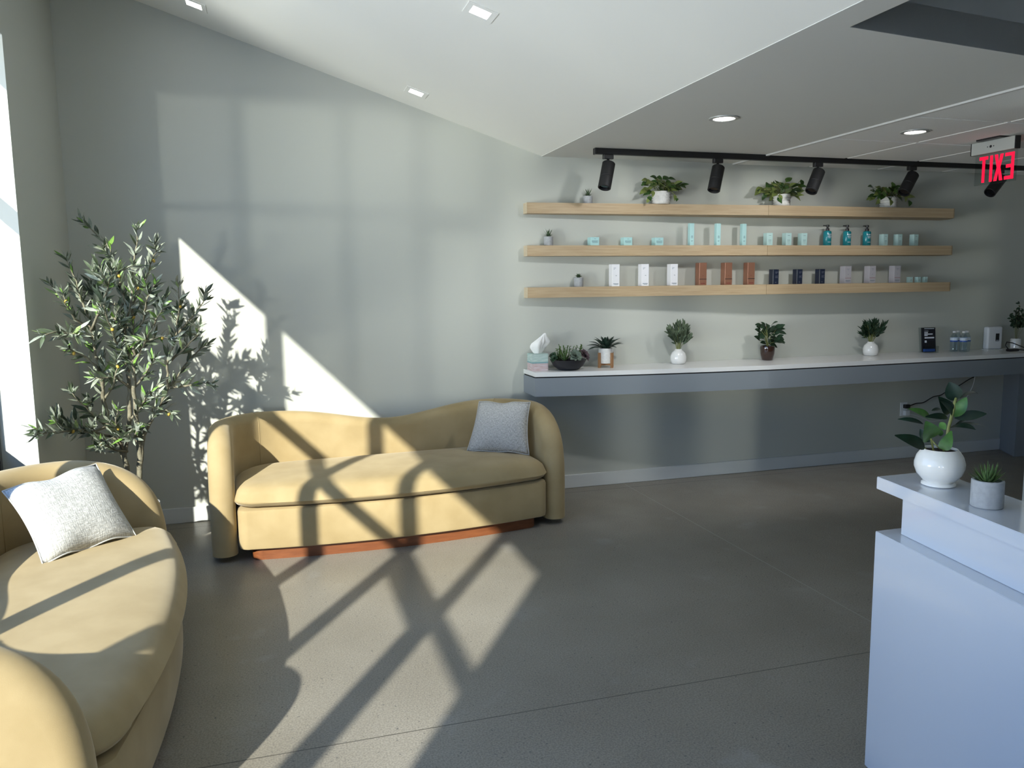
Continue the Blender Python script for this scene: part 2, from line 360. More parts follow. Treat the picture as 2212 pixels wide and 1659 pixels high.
def smooth(o, angle=35):
    for p in o.data.polygons: p.use_smooth = True
    try: o.data.set_sharp_from_angle(angle=math.radians(angle))
    except Exception: pass
    return o
def tag(o, label, cat, group=None, kind=None):
    o['label'] = label; o['category'] = cat
    if group: o['group'] = group
    if kind: o['kind'] = kind
    return o
def thing(name, loc, label, cat, group=None, rz=0.0):
    o = bpy.data.objects.new(name, None); COL.objects.link(o); o.location = loc; o.rotation_euler = (0, 0, rz)
    o.empty_display_size = .1
    return tag(o, label, cat, group)
def struct(mb, name, mats, parent=None):
    o = mb.build(name, mats, parent)
    if not parent: o['kind'] = 'structure'
    return o
def dup(root, loc, label, rz=None, group=None):
    r = root.copy(); COL.objects.link(r); r.location = loc; r['label'] = label
    if rz is not None: r.rotation_euler = (0, 0, rz)
    if group: r['group'] = group
    for ch in list(root.children):
        c = ch.copy(); COL.objects.link(c); c.parent = r
        for g in list(ch.children):
            d = g.copy(); COL.objects.link(d); d.parent = c
    return r

# ------------------------------------------------------------------ the setting
CZ = 2.381            # flat ceiling
SL = 0.3194           # rise of the sloped ceiling per metre towards the window wall
def slope_z(x): return 2.3835 + SL*(1.84-x)

def build_shell():
    struct(MB().box(-1.5, 7.4, -6.10, .12, -.12, 0), 'floor', M['floor'])
    struct(MB().box(-1.40, 7.3, 0, .12, 0, 3.55), 'wall_back', M['wall'])
    wl = MB()
    wl.box(-1.40, -1.15, -.98, 0, 0, 3.5)                 # pier between the window and the corner
    wl.box(-1.40, -1.15, -5.84, -.98, 2.683, 3.5)         # head of the window
    wl.box(-1.40, -1.15, -5.95, -5.84, 0, 3.5)
    struct(wl, 'wall_left', M['wall'])
    struct(MB().box(7.0, 7.12, -6.2, 0, 0, 2.6), 'wall_right', M['wall'])
    struct(MB().box(3.785, 4.05, -2.6, -2.2, 0, CZ), 'wall_right.001', M['wall'])
    wf = MB()  # openings spaced so the glint falls in bands on the back wall
    for a, b, z0, z1 in ((-1.4, -1.02, 0, 3.5), (-1.02, -.54, 2.36, 3.5), (-.54, -.27, 0, 3.5), (-.27, .56, 2.36, 3.5), (.56, 7.12, 0, 3.5)):
        wf.box(a, b, -6.10, -5.95, z0, z1)
    struct(wf, 'wall_front', M['wall'])
    # sloped ceiling
    c = MB(); x0, x1, y0, y1, t = -1.5, 1.84, -6.10, .12, .12
    p = [(x0, y0, slope_z(x0)), (x1, y0, slope_z(x1)), (x1, y1, slope_z(x1)), (x0, y1, slope_z(x0))]
    a = [c.bm.verts.new(q) for q in p]; b = [c.bm.verts.new((q[0], q[1], q[2]+t)) for q in p]
    c.bm.faces.new(list(reversed(a))); c.bm.faces.new(b)
    for i in range(4): c.bm.faces.new((a[i], a[(i+1) % 4], b[(i+1) % 4], b[i]))
    struct(c, 'ceiling', M['ceil'])
    f = MB()
    f.prism([(1.84, -6.10), (1.983, -6.10), (1.983, .12), (1.84, .12)], CZ, CZ+.12)
    f.prism([(1.983, -2.92), (3.2, -2.763), (3.37, -2.763), (3.37, .12), (1.983, .12)], CZ, CZ+.12)
    f.prism([(3.2, -6.10), (3.37, -6.10), (3.37, -2.763), (3.2, -2.763)], CZ, CZ+.12)
    f.prism([(1.983, -6.10), (3.2, -6.10), (3.2, -5.7), (1.983, -5.7)], CZ, CZ+.12)
    struct(f, 'ceiling.001', M['ceil2'])
    # dark recess above the desk
    r = MB(); P = [(1.983, -2.92), (3.2, -2.763), (3.2, -5.7), (1.983, -5.7)]; Q = [(1.953, -2.885), (3.23, -2.72), (3.23, -5.73), (1.953, -5.73)]; z0, z1 = CZ+.002, 3.6
    for i in range(4):
        j = (i+1) % 4
        r.prism([P[i], P[j], Q[j], Q[i]], z0, z1)
    r.prism(list(reversed(Q)), z1, z1+.05)
    struct(r, 'ceiling.002', M['recess'])
    # suspended tiles
    tl = MB(); xs = [3.37+.64*k for k in range(7)]; ys = [0] + [-.426-.666*k for k in range(10)]
    for xa, xb in zip(xs, xs[1:]):
        for yb, ya in zip(ys, ys[1:]):
            tl.box(xa+.010, xb-.010, max(ya, -5.94)+.010, yb-.010, CZ-.008, CZ+.03, .003, 1)
    struct(tl, 'ceiling.003', M['tile'])
    gr = MB().box(3.37, 7.2, -6.3, .1, CZ+.004, CZ+.10)
    gr.box(3.355, 3.375, -6.2, 0, CZ-.010, CZ+.004)
    struct(gr, 'ceiling.004', M['grid'])
    # baseboards
    struct(MB().box(-1.15, 6.1, -.016, 0, 0, .10, .003, 1), 'baseboard_back', M['base'])
    struct(MB().box(-1.15, -1.135, -.98, -.016, 0, .10, .003, 1), 'baseboard_left', M['base'])
    struct(MB().box(-160, 160, -160, 160, -.30, -.14), 'ground', M['ground'])
    # unseen canopy added outside to keep direct sun out of the front panes
    struct(MB().box(-1.56, 7.2, -10.5, -6.11, 2.38, 2.46), 'sun_block_canopy', M['spandrel'])

def build_windows():
    # big window in the left wall; unseen front panes placed to shape the glint
    X0, X1, Y0, Y1, T = -1.39, -1.31, -5.885, -.98, 2.00
    w = MB(); w.box(X0, X1, Y0, Y0+.045, 0, 2.683); w.box(X0, X1, Y1-.03, Y1, 0, 2.683); w.box(X0, X1, Y0+.045, Y1-.03, .69, .735)
    o = struct(w, 'window_1', M['alu'])
    for c in (-2.184, -3.37, -4.26, -5.145): MB().box(X0, X1, c, c+.045, .735, 2.683).build('mullion', M['alu'], o)
    MB().box(X0+.002, X1-.002, Y0+.045, Y1-.03, T, T+.035).build('transom', M['alu'], o)
    MB().box(X0+.02, X1-.02, Y0+.045, Y1-.03, 0, .69).build('spandrel', M['spandrel'], o)
    MB().box(X0+.01, X1-.01, -5.10, -5.04, .735, T).box(X0+.01, X1-.01, -5.04, -4.215, T-.095, T).build('sash', M['alu'], o)
    ed = [Y0+.045, -5.145, -4.26, -3.37, -2.184, Y1-.03]
    for a, b in zip(ed, ed[1:]):
        MB().box(-1.354, -1.348, a+.045 if a > Y0+.05 else a, b, .735, 2.683).build('glass_pane', M['glass'], o)
    n = 2
    for a, b in ((-1.02, -.54), (-.27, .56)):
        w = MB(); y0, y1 = -6.06, -5.99
        w.box(a, a+.05, y0, y1, 0, 2.36); w.box(b-.05, b, y0, y1, 0, 2.36); w.box(a+.05, b-.05, y0, y1, 2.31, 2.36); w.box(a+.05, b-.05, y0, y1, 0, .08)
        o = struct(w, 'window_%d' % n, M['alu']); n += 1
        MB().box(a+.05, b-.05, -6.028, -6.022, .08, 2.31).build('glass_pane', M['glass'], o)
build_shell(); build_windows()

# ------------------------------------------------------------------ sofas
def rounded_outline(hw, yb, yf, bow, rb, rf, n=10):
    """counter-clockwise outline: straight back at yb, bowed front at yf+bow"""
    pts = []
    def arc(cx, cy, r, a0, a1):
        for i in range(n+1):
            a = a0+(a1-a0)*i/n; pts.append((cx+r*math.cos(a), cy+r*math.sin(a)))
    arc(hw-rf, yf-rf, rf, 0, PI/2)
    m = 24
    for i in range(1, m):
        x = (hw-rf)*(1-2*i/m); pts.append((x, yf+bow*(1-(x/(hw-rf))**2)))
    arc(-hw+rf, yf-rf, rf, PI/2, PI)
    arc(-hw+rb, yb+rb, rb, PI, 1.5*PI)
    arc(hw-rb, yb+rb, rb, 1.5*PI, 2*PI)
    return pts
def offset(pts, d):
    out = []; n = len(pts)
    for i in range(n):
        a, b, c = V(pts[i-1]), V(pts[i]), V(pts[(i+1) % n])
        t = (c-a); t = t.normalized() if t.length > 1e-9 else V((1, 0)); nr = V((t.y, -t.x)); q = b+nr*d; out.append((q.x, q.y))
    return out
def make_sofa(loc, rz, label, group):
    R = thing('curved_sofa', loc, label, 'sofa', group, rz)
    t, cx, cy, Rc, yF, zc, r, z0 = .135, .9825, .0675, .36, .785, .25, .50, .035
    rr = .062; ht = t/2; ys = cy+Rc; pw = 2.8              # arms run straight forward of ys
    def H(x): return .727-.095*math.exp(-((x+.06)/.42)**2)
    def hgt(x, y):
        y1 = yF-r; h = H(x)
        return h if y <= y1 else zc+(h-zc)*max(0, 1-((y-y1)/r)**pw)**(1/pw)
    path = []                                              # centre line round the back, from the +x arm to the -x arm
    for i in range(13):
        a = PI/2*i/12; path.append((cx-Rc+Rc*math.cos(a), cy+Rc-Rc*math.sin(a), (math.cos(a), -math.sin(a))))
    m = 40
    for i in range(1, m): path.append(((cx-Rc)*(1-2*i/m), cy, (0, -1)))
    for i in range(12, -1, -1):
        a = PI/2*i/12; path.append((-(cx-Rc+Rc*math.cos(a)), cy+Rc-Rc*math.sin(a), (-math.cos(a), -math.sin(a))))
    def section(x, y, nrm, zt):
        o = [(ht, z0), (ht, zt-rr)]+[(ht*math.cos(PI*i/10), zt-rr+rr*math.sin(PI*i/10)) for i in range(1, 10)]+[(-ht, zt-rr), (-ht, z0)]
        return [(x+nrm[0]*q, y+nrm[1]*q, z) for q, z in o]
    body = MB(); body.rings([section(x, y, nr, hgt(x, y)) for x, y, nr in path], cap0=False, cap1=False)
    for sg in (1, -1):                                     # an arm: a rounded rim following the side outline, closed by two flat cheeks
        x = sg*cx; h = H(x); y1 = yF-r; th0 = math.asin(((ys-y1)/r)**(pw/2)); prof = []
        for i in range(19):
            th = th0+(PI/2-th0)*i/18; u, v = math.sin(th)**(2/pw), max(0, math.cos(th))**(2/pw); y = y1+r*u; z = zc+(h-zc)*v
            n = V((u**(pw-1)/r, v**(pw-1)/(h-zc))).normalized(); k = min(1, i/3); n = V((n.x*k, n.y*k+(1-k))).normalized(); prof.append((y, z, n))
        for z in (.20, .15, .10, .06, z0): prof.append((yF, z, V((1, 0))))
        rows = []
        for y, z, n in prof:
            rows.append([body.bm.verts.new((x+sg*ht*math.cos(PI*i/10), y-n.x*rr*(1-math.sin(PI*i/10)), z-n.y*rr*(1-math.sin(PI*i/10)))) for i in range(11)])
        for a, b in zip(rows, rows[1:]):
            for i in range(10): body.bm.faces.new((a[i], a[i+1], b[i+1], b[i])).smooth = True
        for e in (0, 10):
            w = x+sg*ht*math.cos(PI*e/10); body.bm.faces.new([q[e] for q in rows]+[body.bm.verts.new((w, ys, z0))])
        body.bm.faces.new(list(rows[-1])+[body.bm.verts.new((x-sg*ht, ys, z0+.001)), body.bm.verts.new((x+sg*ht, ys, z0+.001))])
    bmesh.ops.remove_doubles(body.bm, verts=body.bm.verts, dist=.0008)
    smooth(body.build('backrest', M['velvet'], R, recalc=True), 42)
    # seams where back and arms meet
    for sgn in (1, -1):
        sm = MB()
        a = math.radians(62); x = sgn*(cx-Rc+Rc*math.cos(a)); y = cy+Rc-Rc*math.sin(a); nr = (sgn*math.cos(a), -math.sin(a))
        s2 = section(x, y, nr, hgt(x, y))
        sm.tube([V(p) for p in s2[1:]], .0026, 5)
        sm.build('seam', M['velvet'], R)
    base = rounded_outline(.908, .145, .815, .078, .26, .06)
    smooth(MB().rings([[(p[0], p[1], z) for p in offset(base, d)] for d, z in ((-.02, .066), (-.004, .074), (0, .09), (0, .275), (-.006, .29), (-.025, .299))]).build('seat_base', M['velvet'], R, recalc=True), 40)
    cu = rounded_outline(.906, .15, .815, .085, .27, .12)
    prof = ((-.05, .302), (-.015, .305), (.008, .316), (.020, .330), (.025, .336), (.022, .343), (.014, .360), (.002, .385), (-.02, .404), (-.045, .416))
    rings = [[(p[0], p[1], z+.005*math.sin(9*p[0])*(.4 if z > .34 else 0)) for p in offset(cu, d)] for d, z in prof]
    top = offset(cu, -.045); yc = .48
    for k, z in ((.12, .424), (.3, .431), (.55, .435), (.8, .437), (.97, .438)):
        rings.append([(q[0]*(1-k*.55), yc+(q[1]-yc)*(1-k), z) for q in top])
    smooth(MB().rings(rings).build('seat_cushion', M['velvet'], R, recalc=True), 60)
    pl = rounded_outline(.84, .12, .785, .065, .2, .06)
    MB().prism(pl, 0, .064).build('plinth', M['plinth'], R)
    return R
SOFAS = 'matching tan velvet curved sofas'
make_sofa((.635, -.085, 0), PI+math.radians(2.5), 'tan velvet curved sofa against the grey wall with grey cushion', SOFAS)
make_sofa((-1.283, -2.38, 0), -PI/2+math.radians(2.0), 'tan velvet curved sofa in front of window with white cushion', SOFAS)

def make_pillow(name, TL, TR, BR, BL, th, m, label, up_bias=0):
    me = bpy.data.meshes.new(name); bm = bmesh.new(); uvl = bm.loops.layers.uv.new('UVMap'); N = 22
    TL, TR, BR, BL = map(V, (TL, TR, BR, BL)); cen = (TL+TR+BR+BL)/4
    nrm = (TR-TL).cross(BL-TL).normalized()                # towards the back
    def pos(u, v, side):
        p = (TL*(1-u)+TR*u)*(1-v)+(BL*(1-u)+BR*u)*v
        a, b = 2*u-1, 2*v-1
        pin = .07*((1-a*a)*b*b*abs(b)+(1-b*b)*a*a*abs(a))
        p = p+(cen-p)*pin
        k = max(0, (1-abs(a)**2.6)*(1-abs(b)**2.6))**.62
        wr = 1+.06*math.sin(7*u+3*v)*math.sin(5*v)
        p = p+nrm*(side*th*.5*k*wr)
        p = p+nrm*.012*math.sin(6*a+2)*abs(b)**3
        return p
    def grid(side):
        return [[bm.verts.new(pos(i/N, j/N, side)) for i in range(N+1)] for j in range(N+1)]
    F = grid(-1); B = grid(1)
    for j in range(N+1):
        for i in range(N+1):
            if i in (0, N) or j in (0, N): bm.verts.remove(B[j][i]); B[j][i] = F[j][i]
    for j in range(N):
        for i in range(N):
            for G, rev in ((F, False), (B, True)):
                q = [(G[j][i], i, j), (G[j+1][i], i, j+1), (G[j+1][i+1], i+1, j+1), (G[j][i+1], i+1, j)]
                if rev: q.reverse()
                f = bm.faces.new([a[0] for a in q]); f.smooth = True
                for lp, a in zip(f.loops, q): lp[uvl].uv = (a[1]/N, a[2]/N)
    bmesh.ops.recalc_face_normals(bm, faces=bm.faces)
    bm.to_mesh(me); me.materials.append(m)
    o = bpy.data.objects.new(name, me); COL.objects.link(o); bm.free()
    tag(o, label, 'pillow')
    # welt round the edge
    ring = [pos(i/N, 0, 0) for i in range(N+1)]+[pos(1, j/N, 0) for j in range(1, N+1)]+[pos(1-i/N, 1, 0) for i in range(1, N+1)]+[pos(0, 1-j/N, 0) for j in range(1, N)]
    ring.append(ring[0]); ring.append(ring[1])
    MB().tube(ring, .0035, 6, cap=False).build('piping', m, o)
    return o
make_pillow('throw_pillow', (1.272, -.345, .738), (1.552, -.575, .752), (1.515, -.655, .425), (1.150, -.475, .430), .12, M['linen'], 'grey linen throw pillow leaning in the sofa end next to the counter')
make_pillow('throw_pillow', (-1.085, -1.76, .695), (-.79, -1.49, .73), (-.615, -1.68, .435), (-.905, -1.975, .435), .13, M['boucle'], 'white textured throw pillow on the sofa by the window')

# ------------------------------------------------------------------ olive tree
TREE = [
  [(-0.832, -0.6, 0.584), (-0.894, -0.619, 0.742), (-0.905, -0.638, 0.894), (-0.908, -0.656, 1.043), (-0.921, -0.675, 1.154), (-0.925, -0.694, 1.28), (-0.951, -0.713, 1.423), (-0.983, -0.731, 1.571), (-1.023, -0.75, 1.707)] ,
  [(-0.828, -0.6, 0.583), (-0.796, -0.589, 0.769), (-0.781, -0.578, 0.954), (-0.787, -0.567, 1.094), (-0.762, -0.556, 1.231), (-0.777, -0.544, 1.416), (-0.81, -0.533, 1.581), (-0.844, -0.522, 1.727), (-0.93, -0.511, 1.826), (-0.986, -0.5, 1.88)] ,
  [(-0.749, -0.62, 0.563), (-0.752, -0.631, 0.829), (-0.75, -0.643, 0.961), (-0.736, -0.654, 1.145), (-0.725, -0.666, 1.418), (-0.712, -0.677, 1.596), (-0.675, -0.689, 1.755), (-0.675, -0.7, 1.85)] ,
  [(-0.747, -0.62, 0.553), (-0.722, -0.603, 0.69), (-0.666, -0.586, 0.798), (-0.59, -0.569, 0.934), (-0.555, -0.551, 0.978), (-0.508, -0.534, 1.051), (-0.424, -0.517, 1.142), (-0.35, -0.5, 1.196)] ,
  [(-0.58, -0.58, 0.945), (-0.496, -0.62, 0.955), (-0.396, -0.66, 0.974), (-0.315, -0.7, 0.961)] ,
  [(-0.589, -0.58, 0.936), (-0.575, -0.622, 1.09), (-0.519, -0.665, 1.231), (-0.486, -0.708, 1.414), (-0.479, -0.75, 1.593)] ,
  [(-0.52, -0.65, 1.23), (-0.469, -0.6, 1.3), (-0.408, -0.55, 1.372), (-0.349, -0.5, 1.465)] ,
  [(-0.726, -0.66, 1.417), (-0.658, -0.607, 1.552), (-0.625, -0.553, 1.662), (-0.589, -0.5, 1.733)] ,
  [(-0.926, -0.68, 1.244), (-0.99, -0.803, 1.271), (-1.044, -0.927, 1.292), (-1.107, -1.05, 1.268)] ,
  [(-0.927, -0.68, 1.28), (-0.987, -0.753, 1.346), (-1.012, -0.827, 1.426), (-1.003, -0.9, 1.519)] ,
  [(-0.905, -0.6, 0.749), (-0.966, -0.717, 0.736), (-1.049, -0.833, 0.789), (-1.108, -0.95, 0.864)] ,
  [(-0.892, -0.6, 0.692), (-0.993, -0.737, 0.76), (-1.056, -0.875, 0.779), (-1.127, -1.013, 0.799), (-1.132, -1.15, 0.8)] ,
  [(-0.917, -0.6, 0.759), (-0.965, -0.683, 0.849), (-0.999, -0.767, 0.917), (-1.029, -0.85, 1.008)] ,
  [(-0.655, -0.6, 0.814), (-0.596, -0.65, 0.828), (-0.545, -0.7, 0.804)] ,
  [(-0.902, -0.68, 1.063), (-0.946, -0.753, 1.143), (-0.991, -0.827, 1.186), (-1.018, -0.9, 1.218)] ,
  [(-0.776, -0.6, 1.05), (-0.697, -0.688, 1.165), (-0.628, -0.775, 1.276), (-0.561, -0.862, 1.384), (-0.522, -0.95, 1.454)] ,
  [(-0.785, -0.58, 1.095), (-0.814, -0.703, 1.224), (-0.823, -0.827, 1.354), (-0.823, -0.95, 1.475)] ,
  [(-0.742, -0.62, 1.143), (-0.656, -0.713, 1.22), (-0.576, -0.807, 1.25), (-0.486, -0.9, 1.226)] ,
  [(-0.759, -0.58, 1.233), (-0.678, -0.687, 1.327), (-0.63, -0.793, 1.454), (-0.545, -0.9, 1.574)] ,
  [(-0.923, -0.7, 1.281), (-0.856, -0.8, 1.405), (-0.791, -0.9, 1.525), (-0.742, -1.0, 1.647)] ,
  [(-0.754, -0.62, 0.958), (-0.679, -0.697, 1.037), (-0.639, -0.773, 1.098), (-0.593, -0.85, 1.156)] ,
  [(-0.908, -0.62, 0.892), (-0.839, -0.697, 0.99), (-0.803, -0.773, 1.086), (-0.793, -0.85, 1.163)] ,
  [(-0.831, -0.6, 0.603), (-0.846, -0.667, 0.71), (-0.836, -0.733, 0.813), (-0.799, -0.8, 0.902)] ,
  [(-0.79, -0.6, 0.77), (-0.729, -0.667, 0.842), (-0.691, -0.733, 0.896), (-0.662, -0.8, 0.949)] ,
  [(-0.814, -0.6, 0.601), (-0.868, -0.667, 0.628), (-0.903, -0.733, 0.671), (-0.919, -0.8, 0.721)] ,
  [(-0.755, -0.6, 1.234), (-0.803, -0.583, 1.308), (-0.929, -0.567, 1.455), (-0.94, -0.55, 1.573)] ,
  [(-0.775, -0.56, 1.416), (-0.87, -0.54, 1.418), (-0.968, -0.52, 1.492), (-1.07, -0.5, 1.511)] ,
  [(-0.726, -0.66, 1.417), (-0.637, -0.64, 1.415), (-0.557, -0.62, 1.377), (-0.479, -0.6, 1.282)] ,
  [(-0.778, -0.6, 0.957), (-0.825, -0.667, 1.022), (-0.862, -0.733, 1.031), (-0.96, -0.8, 1.043)] ,
  [(-0.58, -0.58, 1.087), (-0.481, -0.653, 1.164), (-0.401, -0.727, 1.249), (-0.373, -0.8, 1.324)] ,
  [(-0.745, -0.6, 1.141), (-0.775, -0.667, 1.275), (-0.702, -0.733, 1.489), (-0.638, -0.8, 1.576)] ,
  [(-0.766, -0.6, 0.816), (-0.737, -0.65, 0.747), (-0.759, -0.7, 0.692), (-0.715, -0.75, 0.799)] ,
]
def make_tree():
    R = thing('olive_tree', (-.79, -.60, 0), 'tall artificial olive tree in corner behind the sofa', 'tree')
    o = V((-.79, -.60, 0)); rnd = random.Random(11)
    clamp = lambda p: V((max(p.x, -1.12) if p.y > -1.0 else p.x, min(p.y, -.04), p.z))
    pot = MB().lathe([(.095, 0), (.11, .02), (.125, .14), (.128, .28), (.125, .30), (.116, .30), (.112, .27)], n=36)
    smooth(pot.build('planter', M['concrete'], R), 40)
    MB().lathe([(.001, .272), (.114, .272)], n=36, cap0=False).build('soil', M['soil'], R)
    tr = MB(); lf = MB(); tips = []
    def leafpair(p, t, size):
        for k in (0, 1):
            ax = V((rnd.uniform(-1, 1), rnd.uniform(-1, 1), rnd.uniform(-.6, 1)))
            d = (t*rnd.uniform(.55, 1.1)+(ax-ax.dot(t)*t).normalized()*rnd.uniform(.4, .9)).normalized()
            L = size*rnd.uniform(.75, 1.25); q = rnd.random(); mi = 0 if q < .46 else (1 if q < .92 else 2)
            n = V((rnd.uniform(-.7, .7), rnd.uniform(-1, .2), rnd.uniform(-.2, 1)))
            e = clamp(p+d*L)
            lf.leaf(p-o, e-o, L*rnd.uniform(.19, .26), n, rnd.uniform(-.12, .2), .22, 'lens', 4, mi)
    for k, br in enumerate(TREE):
        pts = [V(p) for p in br]; pts[-1] = pts[-2].lerp(pts[-1], .55)
        main = k < 4
        if main: pts = [V((-.79+.03*(k-1.5), -.60+.015*(k-1.5), .27)), V((pts[0].x*.6-.79*.4, pts[0].y, .42))]+pts
        sp = []                                            # smooth and jitter the centre line
        for a, b in zip(pts, pts[1:]):
            n = max(2, int((b-a).length/.03))
            for i in range(n): sp.append(a.lerp(b, i/n)+V((rnd.uniform(-.004, .004), rnd.uniform(-.004, .004), 0)))
        sp.append(pts[-1]); m = len(sp); r0 = .0145 if main else .006; r1 = .0015
        tr.tube([p-o for p in sp], [r0*(1-i/m)**.8+r1 for i in range(m)], 7)
        start = .46 if main else .18
        for i in range(m):
            u = i/m
            if u < start: continue
            t = (sp[min(i+1, m-1)]-sp[max(i-1, 0)]).normalized()
            for _ in range(2 if rnd.random() < .75 else 1): leafpair(sp[i]+t*rnd.uniform(-.014, .014), t, .086*(1.05-.28*u))
            if rnd.random() < .13 and u < .92:              # side twigs
                ax = V((rnd.uniform(-1, 1), rnd.uniform(-1, .6), rnd.uniform(-.2, 1))).normalized(); d = (t*.6+ax).normalized(); L = rnd.uniform(.06, .13)
                e = clamp(sp[i]+d*L); tr.tube([sp[i]-o, (sp[i]+e)/2-o+V((0, 0, .005)), e-o], [.0022, .0017, .001], 5)
                for s in range(2, 8): leafpair(sp[i].lerp(e, s/7), d, .070)
        for s in range(3): leafpair(sp[-1], (sp[-1]-sp[-2]).normalized(), .045)
        tips.append(sp)
    tr.build('trunk', M['bark'], R)
    f = lf.build('foliage', [M['olive_leaf'], M['olive_leaf_pale'], M['olive_leaf_fresh']], R)
    for k in range(16):
        sp = tips[rnd.randrange(len(tips))]; p = sp[int(len(sp)*rnd.uniform(.6, .95))]
        MB().ellipsoid(p+V((.006, -.012, -.012))-o, (.0075, .0075, .010), (rnd.uniform(-1, 1), 0, 1)).build('olive', M['olive_fruit'], R)
make_tree()

# ------------------------------------------------------------------ ceiling lamps
def square_light(x, y, label):
    z = slope_z(x); a = math.atan(SL)
    R = thing('square_downlight', (x, y, z), label, 'ceiling light', 'small square lights in the sloped ceiling')
    R.rotation_euler = (0, a, 0)
    t = MB()
    h, k = .068, .042
    t.box(-h, h, -h, -k, -.0035, .004); t.box(-h, h, k, h, -.0035, .004); t.box(-h, -k, -k, k, -.0035, .004); t.box(k, h, -k, k, -.0035, .004)
    t.build('trim_ring', M['ceil'], R)
    MB().box(-k, k, -k, k, -.002, .003).build('lens', M['lens'], R)
    return R
square_light(-.345, -.372, 'small square downlight high in the sloped ceiling above the olive tree')
square_light(.924, -1.864, 'larger looking square downlight in the middle of the sloped ceiling, away from the wall')
square_light(.908, -.347, 'small square downlight in sloped ceiling close to the grey wall')
def round_light(x, y, z, label):
    R = thing('round_downlight', (x, y, z), label, 'ceiling light', 'round downlights in the flat ceiling')
    smooth(MB().lathe([(.082, .002), (.080, -.005), (.060, -.007), (.057, -.002), (.057, .003)], n=40, cap0=False).build('trim_ring', M['trimgrey'], R), 30)
    MB().lathe([(.0575, -.0025), (.001, -.0025)], n=40, cap0=False).build('lens', M['lens'], R)
    ld = bpy.data.lights.new('downlight', 'SPOT'); ld.energy = 36; ld.color = (.98, .99, 1); ld.spot_size = math.radians(94); ld.spot_blend = .55; ld.shadow_soft_size = .045
    lo = bpy.data.objects.new('downlight', ld); COL.objects.link(lo); lo.location = (x, y, z-.02)
    lo.rotation_euler = V((0, 1.0, -.95)).to_track_quat('-Z', 'Y').to_euler()      # beams tilted to brighten the shelf wall and spare the floor
round_light(2.39, -1.448, CZ, 'round downlight in the smooth grey ceiling before the track light')
round_light(3.701, -1.411, CZ-.008, 'round downlight set in a ceiling tile near the hanging exit sign')

# ------------------------------------------------------------------ track lighting
TY, TZ = -.405, 2.36
rail = thing('track_rail', (4.4, TY, TZ), 'long black lighting track on the ceiling above the shelves', 'track')
MB().box(-2.32, 2.4, -.017, .017, -.018, .020, .002, 1).build('rail', M['black'], rail)
MB().box(-2.335, -2.32, -.019, .019, -.020, .020, .002, 1).build('end_cap', M['blackp'], rail)
def spotlight(x, tilt, ty, label):
    R = thing('track_spotlight', (x, TY, TZ-.018), label, 'spotlight', 'black spotlights on the track')
    MB().box(-.035, .035, -.016, .016, -.030, 0, .003, 1).build('adapter', M['blackp'], R)
    MB().tube([(0, 0, -.030), (0, 0, -.085)], .009, 10).build('stem', M['black'], R)
    q = Quaternion((0, 1, 0), math.radians(tilt)) @ Quaternion((1, 0, 0), math.radians(ty))
    c = V((0, 0, -.085)); L, r = .182, .043
    h = MB(); prof = [(.005, .0), (r-.004, 0), (r, -.004), (r, -.10), (r-.0015, -.102), (r-.0015, -.105), (r, -.107), (r, -L+.002), (r-.003, -L), (r-.006, -L), (r-.007, -L+.012)]
    n = 32; off = q @ V((0, 0, .035))
    h.rings([[c+off+q @ V((rr*math.cos(2*PI*i/n), rr*math.sin(2*PI*i/n), z)) for i in range(n)] for rr, z in prof], cap1=False)
    hd = smooth(h.build('lamp_head', M['lampshell'], R, recalc=True), 35)
    l = MB(); l.rings([[c+off+q @ V((rr*math.cos(2*PI*i/n), rr*math.sin(2*PI*i/n), -L+.012)) for i in range(n)] for rr in (r-.007, .002)], cap0=False)
    l.build('lens', M['screen'], hd)
for x, tl, ty, lb in ((2.165, 17, -14, 'black track spotlight beside the track end, above the small grey succulent pot'),
                      (2.985, 20, -14, 'black track spotlight between the first and second trailing plants'),
                      (3.80, 31, -12, 'black track spotlight beside the trailing plant that stands above the shelf seam'),
                      (4.63, 38, -10, 'black track spotlight overlapping the trailing plant above the lilac cartons'),
                      (5.47, 48, -8, 'black track spotlight seen below the clear exit sign')):
    spotlight(x, tl, ty, lb)

